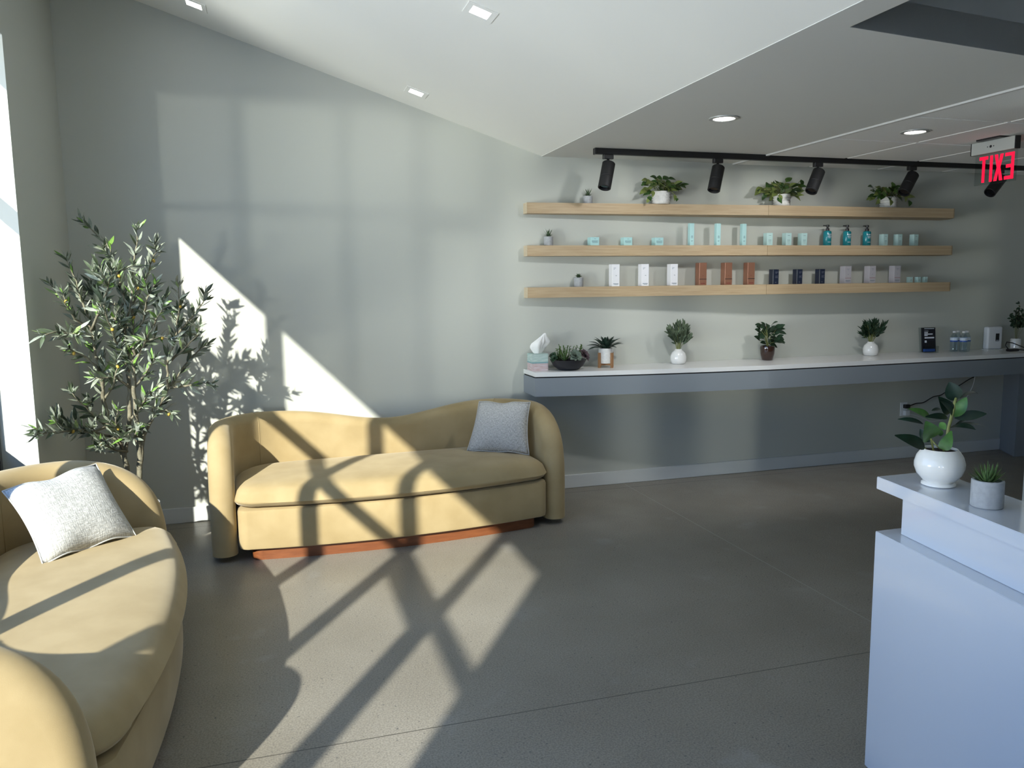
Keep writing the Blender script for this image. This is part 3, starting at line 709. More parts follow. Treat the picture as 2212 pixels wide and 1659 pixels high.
# ------------------------------------------------------------------ exit sign (seen from behind, so its word reads mirrored)
def exit_sign():
    X, Ya, Yb = 4.385, -1.185, -1.500
    R = thing('exit_sign', (X, (Ya+Yb)/2, CZ-.004), 'clear hanging exit sign with red letters seen from behind', 'exit sign')
    hy = (Ya-Yb)/2
    MB().box(-.065, .065, -.09, .085, -.014, 0, .003, 1).build('canopy', M['blackp'], R)
    b = MB().box(-.020, .020, -hy, hy, -.090, -.014, .002, 1); b.build('housing', M['exitbody'], R)
    MB().box(-.0215, .0215, -hy-.006, -hy+.001, -.091, -.013, .002, 1).build('end_cap', M['blackp'], R)
    MB().box(-.0215, .0215, hy-.001, hy+.006, -.091, -.013, .002, 1).build('end_cap', M['blackp'], R)
    for y, r in ((.012, .0085), (.035, .0035), (-.010, .0035)):
        MB().rings([[(-.0205-d, y+r*math.cos(2*PI*i/16), -.052+r*math.sin(2*PI*i/16)) for i in range(16)] for d in (0, .001)]).build('test_button' if r > .005 else 'indicator', M['blackp'], R)
    MB().box(-.003, .003, -hy-.008, hy-.02, -.282, -.090, .001, 1).build('panel', M['acrylic'], R)
    zt, zb = -.106, -.268; H = zt-zb
    def poly(name, polys):
        m = MB()
        for pts in polys:
            a = [(-.0042, y, z) for y, z in pts]; c = [(-.0028, y, z) for y, z in pts]; m.rings([a, c], smooth=False)
        return m.build(name, M['exitred'], R, recalc=True)
    s = .021                                               # stroke
    # looking along +x the picture's left is +y: T I X E from +y to -y, each mirrored
    y = .105; w = .068
    poly('letter', [[(y, zt), (y-w*.95, zt), (y-w*.95, zt-s), (y-w/2-s/2, zt-s), (y-w/2-s/2, zb), (y-w/2+s/2, zb), (y-w/2+s/2, zt-s), (y, zt-s)]])
    y = .026; poly('letter', [[(y, zt), (y-s, zt), (y-s, zb), (y, zb)]])
    y = -.006; w = .066; c = (y-w/2, (zt+zb)/2); k = s*1.15
    poly('letter', [[(y, zt), (y-k, zt), (c[0], c[1]+.026), (y-w+k, zt), (y-w, zt), (c[0]-k*.55, c[1]), (y-w, zb), (y-w+k, zb), (c[0], c[1]-.026), (y-k, zb), (y, zb), (c[0]+k*.55, c[1])]])
    y = -.082; w = .066
    poly('letter', [[(y, zt), (y-w, zt), (y-w, zb), (y, zb), (y, zb+s), (y-w+s, zb+s), (y-w+s, (zt+zb)/2-s/2), (y-.010, (zt+zb)/2-s/2), (y-.010, (zt+zb)/2+s/2), (y-w+s, (zt+zb)/2+s/2), (y-w+s, zt-s), (y, zt-s)]])
exit_sign()

# ------------------------------------------------------------------ floating shelves
def shelf(zt, label):
    R = thing('floating_shelf', (3.5, 0, zt), label, 'shelf', 'oak floating shelves')
    h = .073; xa, xm, xb = 1.705-3.5, 3.535-3.5, 5.32-3.5
    b = MB().prism([(xa, 0), (xa, -.080), (xm-.001, -.210), (xm-.001, 0)], -h, 0, bev=.0012); b.build('board', M['oak'], R)
    b = MB().prism([(xm+.001, 0), (xm+.001, -.210), (xb-.10, -.232), (xb-.085, -.228), (xb, -.10), (xb, 0)], -h, 0, bev=.0012); b.build('board', M['oak'], R)
    MB().box(xa-.0016, xa, -.080, 0, -h, 0).build('end_cap', M['oakpale'], R)
Z1, Z2, Z3 = 2.057, 1.766, 1.477
shelf(Z1, 'top oak floating shelf carrying the trailing plants')
shelf(Z2, 'middle oak floating shelf with mint cartons and teal pump bottles')
shelf(Z3, 'lowest oak floating shelf with white, copper and navy cartons')

# ------------------------------------------------------------------ cartons and bottles on the shelves
def carton(name, X, Y, Z, w, d, h, m, prints, label, cat, group, ink=None, extra=None):
    R = tag(MB().box(-w/2, w/2, -d/2, d/2, 0, h, .0012, 1).build(name, m), label, cat, group); R.location = (X, Y, Z)
    for nm, rows in (('printed_title', [q for q in prints if q[2] > .6]), ('printed_text', [q for q in prints if .2 < q[2] <= .6]), ('printed_footer', [q for q in prints if q[2] <= .2])):
        if rows:
            p = MB()
            for a, b, z0, z1 in rows: p.box(a*w, b*w, -d/2-.0006, -d/2, z0*h, z1*h)
            p.build(nm, ink, R)
    if extra:
        for nm, mm, rows in extra:
            p = MB()
            for a, b, z0, z1 in rows: p.box(a*w, b*w, -d/2-.0008, -d/2, z0*h, z1*h)
            p.build(nm, mm, R)
    return R
def row(first, xs, labels):
    """the first one exists; copy it along the shelf"""
    z, y = first.location.z, first.location.y
    for x, lb in zip(xs, labels): dup(first, (x, y-.012*random.random(), z), lb)
YS = -.085
sq = [(-.12, .12, .78, .81), (-.38, .38, .55, .585), (-.38, .30, .47, .50), (-.38, .38, .39, .42), (-.30, .3, .31, .335)]
a = carton('cream_carton', 2.201, -.068, Z2, .064, .064, .058, M['mint'], sq, 'squat mint green carton next to the small succulent on the middle shelf', 'box', 'squat mint cartons', M['ink'])
row(a, [2.455, 2.703], ['squat mint green carton in the middle of its trio of low cartons', 'squat mint green carton beside the first tall slim mint carton'])
tl = [(-.18, .18, .42, .44), (-.22, .22, .38, .395), (-.2, .2, .34, .352), (-.22, .22, .22, .232), (-.2, .1, .19, .20)]
a = carton('serum_carton', 2.967, YS, Z2, .034, .034, .163, M['mint'], tl, 'tall slim mint carton beside the squat cartons on the middle shelf', 'box', 'tall slim mint cartons', M['ink'])
row(a, [3.183, 3.405], ['tall slim mint carton standing between two other tall slim ones', 'tall slim mint carton beside the short mint cartons, above the copper cartons'])
sh = [(-.2, .2, .80, .82), (-.25, .25, .45, .47), (-.25, .25, .38, .395), (-.25, .2, .30, .315), (-.18, .18, .2, .21)]
a = carton('lotion_carton', 3.622, YS, Z2, .050, .050, .097, M['mintpale'], sh, 'short pale mint carton just past the shelf seam, beside the tall slim mint cartons', 'box', 'short pale mint cartons', M['ink'])
row(a, [3.783, 3.925], ['short pale mint carton in the middle, above the gap of the navy cartons', 'short pale mint carton beside the first teal pump bottle'])
a = carton('gel_carton', 4.685, YS, Z2, .044, .050, .096, M['mintpale'], sh, 'short mint carton directly beside the last teal pump bottle', 'box', 'mint cartons at the shelf end', M['ink'])
row(a, [4.825, 4.978], ['short mint carton second from the shelf end, above the lilac cartons', 'last short mint carton on the middle shelf, beside the bare shelf end'])
def pump_bottle(X, label):
    R = thing('pump_bottle', (X, YS, Z2), label, 'bottle', 'teal pump bottles')
    r = .0305
    smooth(MB().lathe([(r-.002, 0), (r, .003), (r, .108), (r-.003, .115), (r-.012, .119), (.0135, .120)], n=28, cap1=True).build('bottle', M['teal'], R), 35)
    c = MB().lathe([(.0145, .119), (.0145, .134), (.012, .137), (.0075, .138), (.0075, .150), (.013, .151), (.013, .161), (.010, .164)], n=20, cap1=True)
    c.box(-.038, 0, -.0045, .0045, .1535, .1610, .001, 1)
    smooth(c.build('pump', M['blackp'], R), 35)
    p = MB()
    for k, (z, w) in enumerate(((.088, .6), (.078, .5), (.070, .55), (.062, .4), (.030, .5))):
        ring = lambda zz: [((r+.0006)*math.sin(w*(2*i/8-1)), -(r+.0006)*math.cos(w*(2*i/8-1)), zz) for i in range(9)]
        p.rings([ring(z), ring(z+(.005 if k == 0 else .003))], close=False, cap0=False, cap1=False)
    p.build('printed_text', M['inkw'], R)
    return R
a = pump_bottle(4.154, 'teal pump bottle with black pump beside the short pale mint cartons')
row(a, [4.337, 4.520], ['teal pump bottle with black pump standing between the other two pump bottles', 'teal pump bottle with black pump next to the end mint cartons'])
wt = [(-.3, .0, .82, .835), (-.3, -.15, .77, .785), (-.05, .12, .49, .50), (-.02, .14, .47, .48), (-.34, .34, .10, .125), (-.2, .28, .065, .078)]
a = carton('white_carton', 2.356, -.085, Z3, .058, .058, .157, M['whitecard'], wt, 'tall white carton next to the small succulent on the lowest shelf', 'box', 'tall white cartons', M['ink'])
row(a, [2.586, 2.819], ['tall white carton in the middle of the white trio', 'tall white carton beside the first copper carton'])
cp = [(-.30, .30, .06, .10), (-.12, .12, .42, .43)]
a = carton('copper_carton', 3.056, YS, Z3, .060, .060, .165, M['copper'], cp, 'metallic copper carton next to the white cartons', 'box', 'metallic copper cartons', M['inkred'], [('dark_band', M['blackp'], [(-.5, .5, .26, .285)])])
row(a, [3.267, 3.458], ['metallic copper carton in the middle of the copper trio', 'metallic copper carton next to the navy cartons'])
nv = [(-.1, .35, .80, .825), (-.1, .2, .73, .745), (-.1, .38, .55, .565), (-.1, .3, .49, .505), (-.1, .38, .43, .445), (-.1, .1, .12, .145)]
a = carton('navy_carton', 3.683, YS, Z3, .052, .052, .113, M['navy'], nv, 'dark navy carton next to the copper cartons', 'box', 'dark navy cartons', M['inkgrey'], [('silver_stripe', M['silver'], [(-.49, -.43, 0.02, .98)])])
row(a, [3.894, 4.098], ['dark navy carton in the middle of the navy trio', 'dark navy carton next to the lilac grey cartons'])
li = [(-.18, .18, .82, .835), (-.1, .1, .75, .76), (-.04, .06, .50, .52), (-.36, .36, .14, .17), (-.25, .25, .09, .10)]
a = carton('lilac_carton', 4.338, YS, Z3, .060, .062, .135, M['lilac'], li, 'lilac grey carton next to the navy cartons', 'box', 'lilac grey cartons', M['ink'], [('rust_band', M['inkred'], [(-.45, .45, .29, .31)])])
row(a, [4.563, 4.800], ['lilac grey carton in the middle of its trio', 'lilac grey carton beside the tiny pale cartons at the shelf end'])
mi = [(-.2, .2, .5, .55), (-.25, .25, .3, .35)]
a = carton('mini_carton', 4.962, YS, Z3, .034, .034, .045, M['mintpale'], mi, 'tiny pale carton directly beside the last lilac grey carton', 'box', 'tiny pale cartons', M['ink'])
row(a, [5.036, 5.106], ['tiny pale carton in the middle of three at the shelf end', 'tiny pale carton beside the bare end of the lowest shelf'])

# ------------------------------------------------------------------ small potted plants
def spiky(mb, r, h, n, w, seed, mi=0, z=0.0, droop=.12):
    rnd = random.Random(seed)
    for i in range(n):
        a = i*2.39996; k = (i+.5)/n; e = math.radians(82-58*k)
        L = (h*.95 if k < .5 else r*1.05)*rnd.uniform(.85, 1.1)
        d = V((math.cos(a)*math.cos(e), math.sin(a)*math.cos(e), math.sin(e)))
        b = V((.12*r*math.cos(a), .12*r*math.sin(a), z)); nn = V((0, 0, 1)) if abs(d.z) < .95 else V((-math.cos(a), -math.sin(a), .2))
        mb.leaf(b, b+d*L, w*rnd.uniform(.85, 1.15), nn, droop, .35, 'spike', 4, mi)
def small_succulent(X, Y, Z, r, h, kind, label, seed):
    R = thing('potted_succulent', (X, Y, Z), label, 'potted plant', 'small succulents in grey pots')
    smooth(MB().lathe([(r-.002, 0), (r, .003), (r, h-.002), (r-.002, h), (r-.006, h), (r-.007, h-.008)], n=32).build('pot', M['concrete'], R), 40)
    MB().lathe([(r-.0065, h-.007), (.001, h-.005)], n=24, cap0=False).build('pebbles', M['pebble'], R)
    m = MB()
    if kind == 'spiky': spiky(m, r*1.15, .068, 24, .013, seed, z=h-.008)
    else:
        spiky(m, r*1.02, .038, 22, .022, seed, z=h-.006, droop=.25)
    m.build('leaves', M['succ'], R)
small_succulent(2.168, -.048, Z1, .0325, .055, 'spiky', 'small spiky succulent in grey pot on the top shelf', 3)
small_succulent(1.872, -.044, Z2, .0325, .063, 'spiky', 'small spiky succulent in grey pot on the middle shelf beside squat mint cartons', 4)
small_succulent(2.095, -.050, Z3, .0335, .065, 'round', 'small rosette succulent in grey pot on the lowest shelf', 5)

def pothos(X, Z, seed, label, lean=0.0, spill=()):
    Y = -.125; R = thing('trailing_plant', (X, Y, Z), label, 'potted plant', 'trailing plants on the top shelf')
    prof = [(.052, 0), (.058, .004)]
    for k in range(4): z = .006+.020*k; prof += [(.061, z+.004), (.064, z+.010), (.061, z+.016), (.0585, z+.019)]
    prof += [(.062, .088), (.058, .09), (.055, .086), (.054, .075)]
    smooth(MB().lathe(prof, n=36).build('pot', M['cermatte'], R), 50)
    MB().lathe([(.054, .076), (.001, .078)], n=20, cap0=False).build('soil', M['soil'], R)
    rnd = random.Random(seed); m = MB(); st = MB()
    for i in range(62):
        a = rnd.uniform(0, 2*PI); rr = rnd.uniform(.02, .15); x = rr*math.cos(a)*1.12+lean*rr/.15; y = max(-.10, min(.05, rr*math.sin(a)*.65)); z = .10+.105*rnd.random()*(1-rr/.24)+rnd.uniform(-.03, .015)
        b = V((x, y, z)); d = V((math.cos(a)+rnd.uniform(-.5, .5), math.sin(a)*.6-.35, rnd.uniform(-.75, .45))).normalized(); L = rnd.uniform(.05, .085)
        e = b+d*L; e.y = min(e.y, .11); e.z = max(e.z, .034 if e.y > -.08 else .016); b.z = max(b.z, .035)
        m.leaf(b, e, L*.62, V((rnd.uniform(-.4, .4), -.8, .8)), .18, .2, 'heart', 5, 0 if rnd.random() < .62 else 1)
        if i % 2 == 0: st.tube([(0, 0, .075), (x*.5, y*.5, z*.75+.03), b], .0016, 5)
    for sx, pts in spill:
        st.tube(pts, .0018, 5)
        for k in range(1, len(pts)):
            p = V(pts[k]); L = rnd.uniform(.045, .07); e = p+V((rnd.uniform(-.6, .6), -.3, -1)).normalized()*L; e.z = max(e.z, .012)
            m.leaf(p, e, L*.6, V((0, -1, .2)), .15, .2, 'heart', 5, k % 2)
    st.build('stem', M['stemgreen'], R); m.build('leaves', [M['pothos'], M['pothos_gold']], R)
pothos(2.700, Z1, 21, 'trailing green plant in ribbed white pot, next to the small grey succulent pot', .0, [(0, [(-.03, -.05, .09), (-.10, -.07, .085), (-.135, -.07, .045), (-.155, -.08, .012)]), (1, [(.05, -.05, .09), (.07, -.075, .06), (.08, -.08, .04)])])
pothos(3.705, Z1, 34, 'trailing green plant in ribbed white pot, above the shelf seam', -.02, [(0, [(-.03, -.05, .09), (-.08, -.08, .08), (-.10, -.085, .055)]), (1, [(.05, -.02, .12), (.12, -.02, .17), (.15, -.02, .20)])])
pothos(4.680, Z1, 55, 'trailing green plant in white pot with a black spotlight overlapping its leaves', .0, [(0, [(-.02, -.06, .1), (-.05, -.085, .06)]), (1, [(.05, -.04, .09), (.11, -.06, .09), (.14, -.07, .06)])])

# ------------------------------------------------------------------ wall counter
def counter():
    top = [(1.693, 0), (1.693, -.262), (2.05, -.325), (2.47, -.385), (2.95, -.435), (3.4, -.468), (4.2, -.470), (5.9, -.440), (7.0, -.43), (7.0, 0)]
    R = thing('wall_counter', (4.0, 0, .9), 'long wall counter with white top and grey front under the shelves', 'counter')
    sh = lambda d: [(x-4+(d if i in (0, 1) else 0), y+(d if 0 < i < 9 else 0)) for i, (x, y) in enumerate(top)]
    MB().prism(sh(0), -.031, 0, bev=.0015).build('countertop', M['quartz'], R)
    MB().prism(sh(.008), -.040, -.031).build('shadow_gap', M['gap'], R)
    MB().prism(sh(.001), -.168, -.040, bev=.001).build('apron', M['apron'], R)
    MB().prism([(6.11-4, 0), (5.955-4, -.285), (6.7-4, -.285), (6.7-4, 0)], -.9, -.168).build('support_panel', M['apron'], R)
counter()
CT = .9

def tissue_box():
    R = thing('tissue_box', (1.762, -.115, CT), 'square tissue box with green and pink stripes beside the succulent bowl', 'tissue box', rz=0)
    h, w = .118, .058
    for nm, mm, a, b in (('box_band', 'box_pink', 0, .052), ('box_band', 'box_teal', .052, .062), ('box_band', 'box_green', .062, h)):
        MB().box(-w, w, -w, w, a, b).build(nm, M[mm], R)
    t = MB(); rnd = random.Random(5); R2 = []
    for j in range(11):
        v = j/10; ring = []
        for i in range(28):
            a = 2*PI*i/28; r = (.020+.034*math.sin(PI*min(1, v*.9))**.9)*(1+.28*math.sin(3*a+v*2)+.16*math.sin(7*a+v*3)); r *= (1-.55*max(0, v-.6)/.4)
            ring.append((r*math.cos(a)*1.0+.012*v+.045*max(0, v-.35), r*.42*math.sin(a), h+.128*v*(1+.10*math.cos(a-.3))))
        R2.append(ring)
    smooth(t.rings(R2, cap0=False).build('tissue', M['tissue'], R), 60)
tissue_box()

def succulent_bowl():
    R = thing('succulent_bowl', (1.968, -.175, CT), 'black bowl planted with mixed succulents beside the tissue box', 'potted plant')
    smooth(MB().lathe([(.055, 0), (.075, .006), (.105, .030), (.126, .068), (.128, .074), (.124, .074), (.11, .058), (.08, .05)], n=44).build('bowl', M['bowl'], R), 50)
    MB().lathe([(.116, .062), (.06, .072), (.001, .075)], n=28, cap0=False).build('soil', M['soil'], R)
    rnd = random.Random(8)
    def rosette(cx, cy, cz, r, m, tilt):
        b = MB(); q = V((0, 0, 1)).rotation_difference(V(tilt))
        for i in range(34):
            k = i/34; a = i*2.39996; e = math.radians(8+70*(1-k)); L = r*(.35+.65*k)
            d = q @ V((math.cos(a)*math.cos(e), math.sin(a)*math.cos(e), math.sin(e))); p = V((cx, cy, cz))
            b.leaf(p, p+d*L, L*.62+.006, q @ V((-.4*math.cos(a), -.4*math.sin(a), 1)), .2, .25, 'oval', 4)
        b.build('rosette', m, R)
    rosette(.022, -.075, .098, .062, M['rosette'], (.15, -.8, .6)); rosette(.095, -.050, .100, .058, M['rosette_plum'], (.5, -.7, .6)); rosette(.058, .02, .105, .042, M['rosette_plum'], (.2, -.3, 1))
    rosette(-.112, -.03, .085, .036, M['darkleaf'], (-.7, -.5, .6)); rosette(-.105, .02, .10, .034, M['darkleaf'], (-.6, -.3, .9)); rosette(.125, -.02, .080, .03, M['rosette_plum'], (.9, -.4, .4))
    a = MB()
    for cx, cy, s in ((-.048, -.055, 1), (-.03, -.01, 1.1), (-.075, .0, .8)):
        for i in range(13):
            an = i*2.39996; e = math.radians(75-45*i/13); L = .098*s*rnd.uniform(.8, 1.05); d = V((math.cos(an)*math.cos(e), math.sin(an)*math.cos(e), math.sin(e))); p = V((cx, cy, .068))
            a.leaf(p, p+d*L, .016, V((-math.cos(an), -math.sin(an), .6)), -.1, .5, 'spike', 4)
    a.build('aloe_leaves', M['aloe'], R)
    s = MB()
    for i in range(14):
        x0, y0 = rnd.uniform(-.06, .08), rnd.uniform(-.01, .05); tp = V((x0*1.3+rnd.uniform(-.01, .03), y0, rnd.uniform(.14, .178)))
        s.tube([(x0, y0, .07), ((x0+tp.x)/2, y0, .11), tp], .0018, 5)
        for k in range(12):
            p = V((x0, y0, .07)).lerp(tp, .45+.55*k/12); d = V((rnd.uniform(-1, 1), rnd.uniform(-1, .5), rnd.uniform(-.1, .9))).normalized()
            s.leaf(p, p+d*.014, .009, V((0, -.5, 1)), .2, .2, 'oval', 3)
    s.build('sedum_sprigs', M['aloe'], R)
succulent_bowl()

def agave():
    R = thing('potted_agave', (2.275, -.125, CT), 'dark agave in white textured pot on a wooden stand', 'potted plant')
    r = .052
    smooth(MB().lathe([(r-.004, .030), (r, .034), (r, .134), (r-.003, .138), (r-.007, .138), (r-.008, .128)], n=40).build('pot', M['cermatte'], R), 40)
    MB().lathe([(r-.007, .128), (.001, .130)], n=24, cap0=False).build('soil', M['soil'], R)
    for k in range(4):
        a = math.radians(20+90*k); c, s = math.cos(a), math.sin(a)
        MB().prism([((r+.004)*c-.008*(-s)-.0*c, (r+.004)*s-.008*c), ((r+.018)*c-.008*(-s), (r+.018)*s-.008*c), ((r+.018)*c+.008*(-s), (r+.018)*s+.008*c), ((r+.004)*c+.008*(-s), (r+.004)*s+.008*c)], 0, .108).build('leg', M['walnut'], R)
    c = MB()
    for a in (20, 110):
        q = math.radians(a); u, w = V((math.cos(q), math.sin(q))), V((-math.sin(q), math.cos(q)))*.007; L = r+.006
        c.prism([tuple(-u*L-w), tuple(u*L-w), tuple(u*L+w), tuple(-u*L+w)], .016 if a == 20 else .0165, .0295)
    c.build('crossbar', M['walnut'], R)
    rnd = random.Random(14); m = MB()
    for i in range(26):
        k = i/26; a = i*2.39996; e = math.radians(80-82*k); L = .085+.065*k**.7; d = V((math.cos(a)*math.cos(e), math.sin(a)*math.cos(e)*.72, math.sin(e)))
        b = V((.014*math.cos(a), .014*math.sin(a), .128)); t = b+d*L; t.y = min(t.y, .11)
        m.leaf(b, t, .040*(.7+.3*k), V((-.5*math.cos(a), -.5*math.sin(a)-.2, 1)), .22, .35, 'lens', 6)
    m.build('leaves', M['agave'], R)
agave()

def bud_vase(X, Y, seed, label, wide, h, leafm, w):
    R = thing('vase_of_greenery', (X, Y, CT), label, 'vase with plant')
    smooth(MB().lathe([(.040, 0), (.052, .006), (.058, .030), (.0585, .055), (.050, .082), (.032, .099), (.026, .104), (.0265, .112), (.023, .112), (.021, .10)], n=40).build('vase', M['cerwhite'], R), 50)
    rnd = random.Random(seed); s = MB(); m = MB()
    for i in range(30):
        a = rnd.uniform(0, 2*PI); sp = rnd.uniform(.1, 1)*wide; top = V((sp*math.cos(a), max(-.11, min(.09, sp*math.sin(a)*.7)), .112+h*(1-.35*(sp/wide)**2)*rnd.uniform(.65, 1.0)))
        top.z = .112+h*rnd.uniform(.42, 1.0)*(1-.12*(sp/wide)); b0 = top.z-.112
        pts = [V((.006*math.cos(a), .006*math.sin(a), .09)), V((top.x*.34, top.y*.34, .112+b0*.34)), V((top.x*.72, top.y*.72, .112+b0*.7)), top]
        sp2 = []
        for p, q in zip(pts, pts[1:]): sp2 += [p.lerp(q, k/5) for k in range(5)]
        sp2.append(top); s.tube(sp2, .0013, 5)
        for k in range(6, len(sp2)):
            t = (sp2[k]-sp2[k-1]).normalized()
            for _ in range(2):
                ax = V((rnd.uniform(-1, 1), rnd.uniform(-1, 1), rnd.uniform(-.2, .8))); d = (t*1.1+ax.normalized()*.8).normalized(); L = rnd.uniform(.030, .052); e = sp2[k]+d*L; e.y = min(e.y, .105)
                m.leaf(sp2[k], e, L*w, V((rnd.uniform(-.5, .5), -1, .5)), .1, .2, 'oval', 4)
    s.build('stem', M['stemgreen'], R); m.build('leaves', leafm, R)
bud_vase(2.862, -.115, 31, 'round white vase of grey green leafy stems in front of the lit wall', .098, .195, M['sage'], .32)
bud_vase(4.575, -.125, 47, 'round white vase of thin dark leaved stems before the brochure stand', .125, .165, M['darkleaf'], .26)

def brown_pot():
    R = thing('potted_foliage', (3.618, -.125, CT), 'broad leaved green plant in a glossy dark brown pot', 'potted plant')
    smooth(MB().lathe([(.036, 0), (.042, .004), (.052, .05), (.056, .095), (.054, .108), (.050, .110), (.048, .10)], n=40).build('pot', M['brown'], R), 50)
    MB().lathe([(.049, .10), (.001, .102)], n=24, cap0=False).build('soil', M['soil'], R)
    rnd = random.Random(77); m = MB(); s = MB()
    for i in range(48):
        a = rnd.uniform(0, 2*PI); k = rnd.random(); rr = .105*math.sqrt(rnd.random()); x, y = rr*math.cos(a), max(-.10, min(.05, rr*math.sin(a)*.7)); z = .125+.165*k*(1-.3*(rr/.105)**2)
        b = V((x*.75, y*.75, z)); d = V((math.cos(a)*.9+rnd.uniform(-.3, .3), math.sin(a)*.5-.4, rnd.uniform(-.5, .7))).normalized(); L = rnd.uniform(.055, .085); e = b+d*L; e.y = min(e.y, .11)
        m.leaf(b, e, L*.58, V((rnd.uniform(-.4, .4), -.9, .7)), .16, .22, 'oval', 5)
        if i % 3 == 0: s.tube([(0, 0, .10), (x*.3, y*.3, z*.6+.05), b], .002, 5)
    s.build('stem', M['stemgreen'], R); m.build('leaves', M['darkleaf'], R)
brown_pot()

def brochure_stand():
    R = thing('brochure_stand', (5.185, -.085, CT), 'clear acrylic stand holding dark brochures beside the water bottles on the counter', 'brochure stand', rz=math.radians(-6))
    w = .062
    b = MB().box(-w-.003, w+.003, -.045, .03, 0, .004).box(-w-.003, w+.003, -.045, -.042, .004, .055); b.build('base', M['acrylic'], R)
    MB().rings([[(-w-.003, .012+.03*t, .004+.20*t), (w+.003, .012+.03*t, .004+.20*t), (w+.003, .015+.03*t, .004+.20*t), (-w-.003, .015+.03*t, .004+.20*t)] for t in (0, 1)], smooth=False).build('back_panel', M['acrylic'], R)
    f = lambda z, d=0: -.010+.10*z-d
    def slab(x0, x1, z0, z1, d0, d1):
        return [[(x0, f(z0, d0), z0), (x1, f(z0, d0), z0), (x1, f(z0, d1), z0), (x0, f(z0, d1), z0)], [(x0, f(z1, d0), z1), (x1, f(z1, d0), z1), (x1, f(z1, d1), z1), (x0, f(z1, d1), z1)]]
    MB().rings(slab(-w, w, .006, .205, .006, -.006), smooth=False).build('brochures', M['brochure'], R, recalc=True)
    p = MB()
    for x0, x1, z0, z1 in ((-.042, .05, .194, .198), (-.042, -.005, .176, .179), (-.042, -.01, .160, .168), (-.042, .035, .148, .156), (-.042, -.012, .137, .145), (-.040, .048, .116, .128), (-.040, -.022, .082, .100)):
        p.rings(slab(x0, x1, z0, z1, .0075, .006), smooth=False)
    p.build('printed_text', M['inkw'], R, recalc=True)
    MB().rings(slab(-.015, .045, .048, .095, .0075, .006), smooth=False).build('printed_panel', M['screen'], R, recalc=True)
    MB().rings(slab(-.055, .055, .008, .030, .0075, .006), smooth=False).build('printed_footer', M['bluep'], R, recalc=True)
brochure_stand()

def water_bottle(X, Y, label):
    R = thing('water_bottle', (X, Y, CT), label, 'bottle', 'clear water bottles')
    smooth(MB().lathe([(.024, 0), (.029, .006), (.0285, .02), (.0265, .03), (.0290, .045), (.0290, .112), (.026, .128), (.016, .148), (.0125, .156), (.0125, .160)], n=26).build('bottle', M['water'], R), 50)
    smooth(MB().lathe([(.0138, .158), (.0138, .171), (.0125, .173)], n=20, cap1=True).build('cap', M['plastic'], R), 40)
    smooth(MB().lathe([(.0294, .084), (.0294, .118)], n=26, cap0=False).build('label_band', M['labelw'], R), 40)
    smooth(MB().lathe([(.0297, .084), (.0297, .095)], n=26, cap0=False).build('blue_stripe', M['bluep'], R), 40)
    return R
wb = water_bottle(5.420, -.115, 'clear water bottle on the side of the group facing the brochure stand')
for x, y, lb in ((5.468, -.165, 'clear water bottle standing in front of the other bottles'), (5.490, -.085, 'clear water bottle partly hidden behind the front bottle'), (5.538, -.130, 'clear water bottle on the side of the group facing the white internet box')):
    dup(wb, (x, y, CT), lb)

def router():
    R = thing('internet_box', (5.845, -.10, CT), 'white internet box on a stand with black screen', 'internet box', rz=math.radians(-4))
    MB().box(-.075, .075, -.04, .035, 0, .006, .002, 1).build('foot', M['plastic'], R)
    MB().box(-.072, .076, -.028, .03, .006, .198, .016, 4).build('body', M['routerw'], R)
    MB().box(.004, .040, -.0292, -.0272, .075, .140, .0006, 1).build('screen', M['screen'], R)
    p = MB()
    for k in range(4): p.box(.010+.007*k, .014+.007*k, -.0298, -.0292, .080, .084)
    p.build('icons', M['inkw'], R)
router()
def cable_coil():
    R = thing('black_cable', (5.88, -.27, CT), 'black cable coil with small adapter on the counter', 'cable')
    MB().box(-.055, .05, -.022, .022, 0, .022, .008, 3).build('adapter', M['blackp'], R)
    pts = [(-.05, 0, .02), (-.06, .02, .05), (-.03, .035, .075), (.03, .03, .065), (.08, .0, .04), (.12, -.02, .02), (.16, -.03, .006), (.25, -.02, .006), (.34, .0, .006)]
    MB().tube(pts, .004, 8).build('cord', M['black'], R)
    MB().tube([(.05, 0, .012), (.10, -.035, .006), (.13, -.045, .006), (.15, -.02, .006), (.24, .03, .006), (.33, .05, .006)], .004, 8).build('cord', M['black'], R)
cable_coil()
def last_vase():
    R = thing('vase_of_greenery', (6.085, -.115, CT), 'white vase with dark sprigs behind the black cable coil', 'vase with plant')
    smooth(MB().lathe([(.036, 0), (.042, .005), (.042, .08), (.038, .09), (.034, .088)], n=32).build('vase', M['cerwhite'], R), 50)
    rnd = random.Random(3); s = MB(); m = MB()
    for i in range(16):
        a = rnd.uniform(0, 2*PI); sp = rnd.uniform(.02, .13); top = V((sp*math.cos(a), max(-.12, min(.08, sp*math.sin(a))), rnd.uniform(.22, .40))); b = V((0, 0, .06)); md = V((top.x*.4, top.y*.4, .2))
        pts = [b.lerp(md, k/4) for k in range(4)]+[md.lerp(top, k/6) for k in range(7)]; s.tube(pts, .0014, 5)
        for p in pts[4:]:
            for _ in range(3):
                d = V((rnd.uniform(-1, 1), rnd.uniform(-1, .8), rnd.uniform(-.6, .8))).normalized(); e = p+d*.03; e.y = min(e.y, .1)
                m.leaf(p, e, .018, V((0, -1, .4)), .1, .2, 'oval', 4)
    s.build('stem', M['twig'], R); m.build('leaves', M['darkleaf'], R)
last_vase()

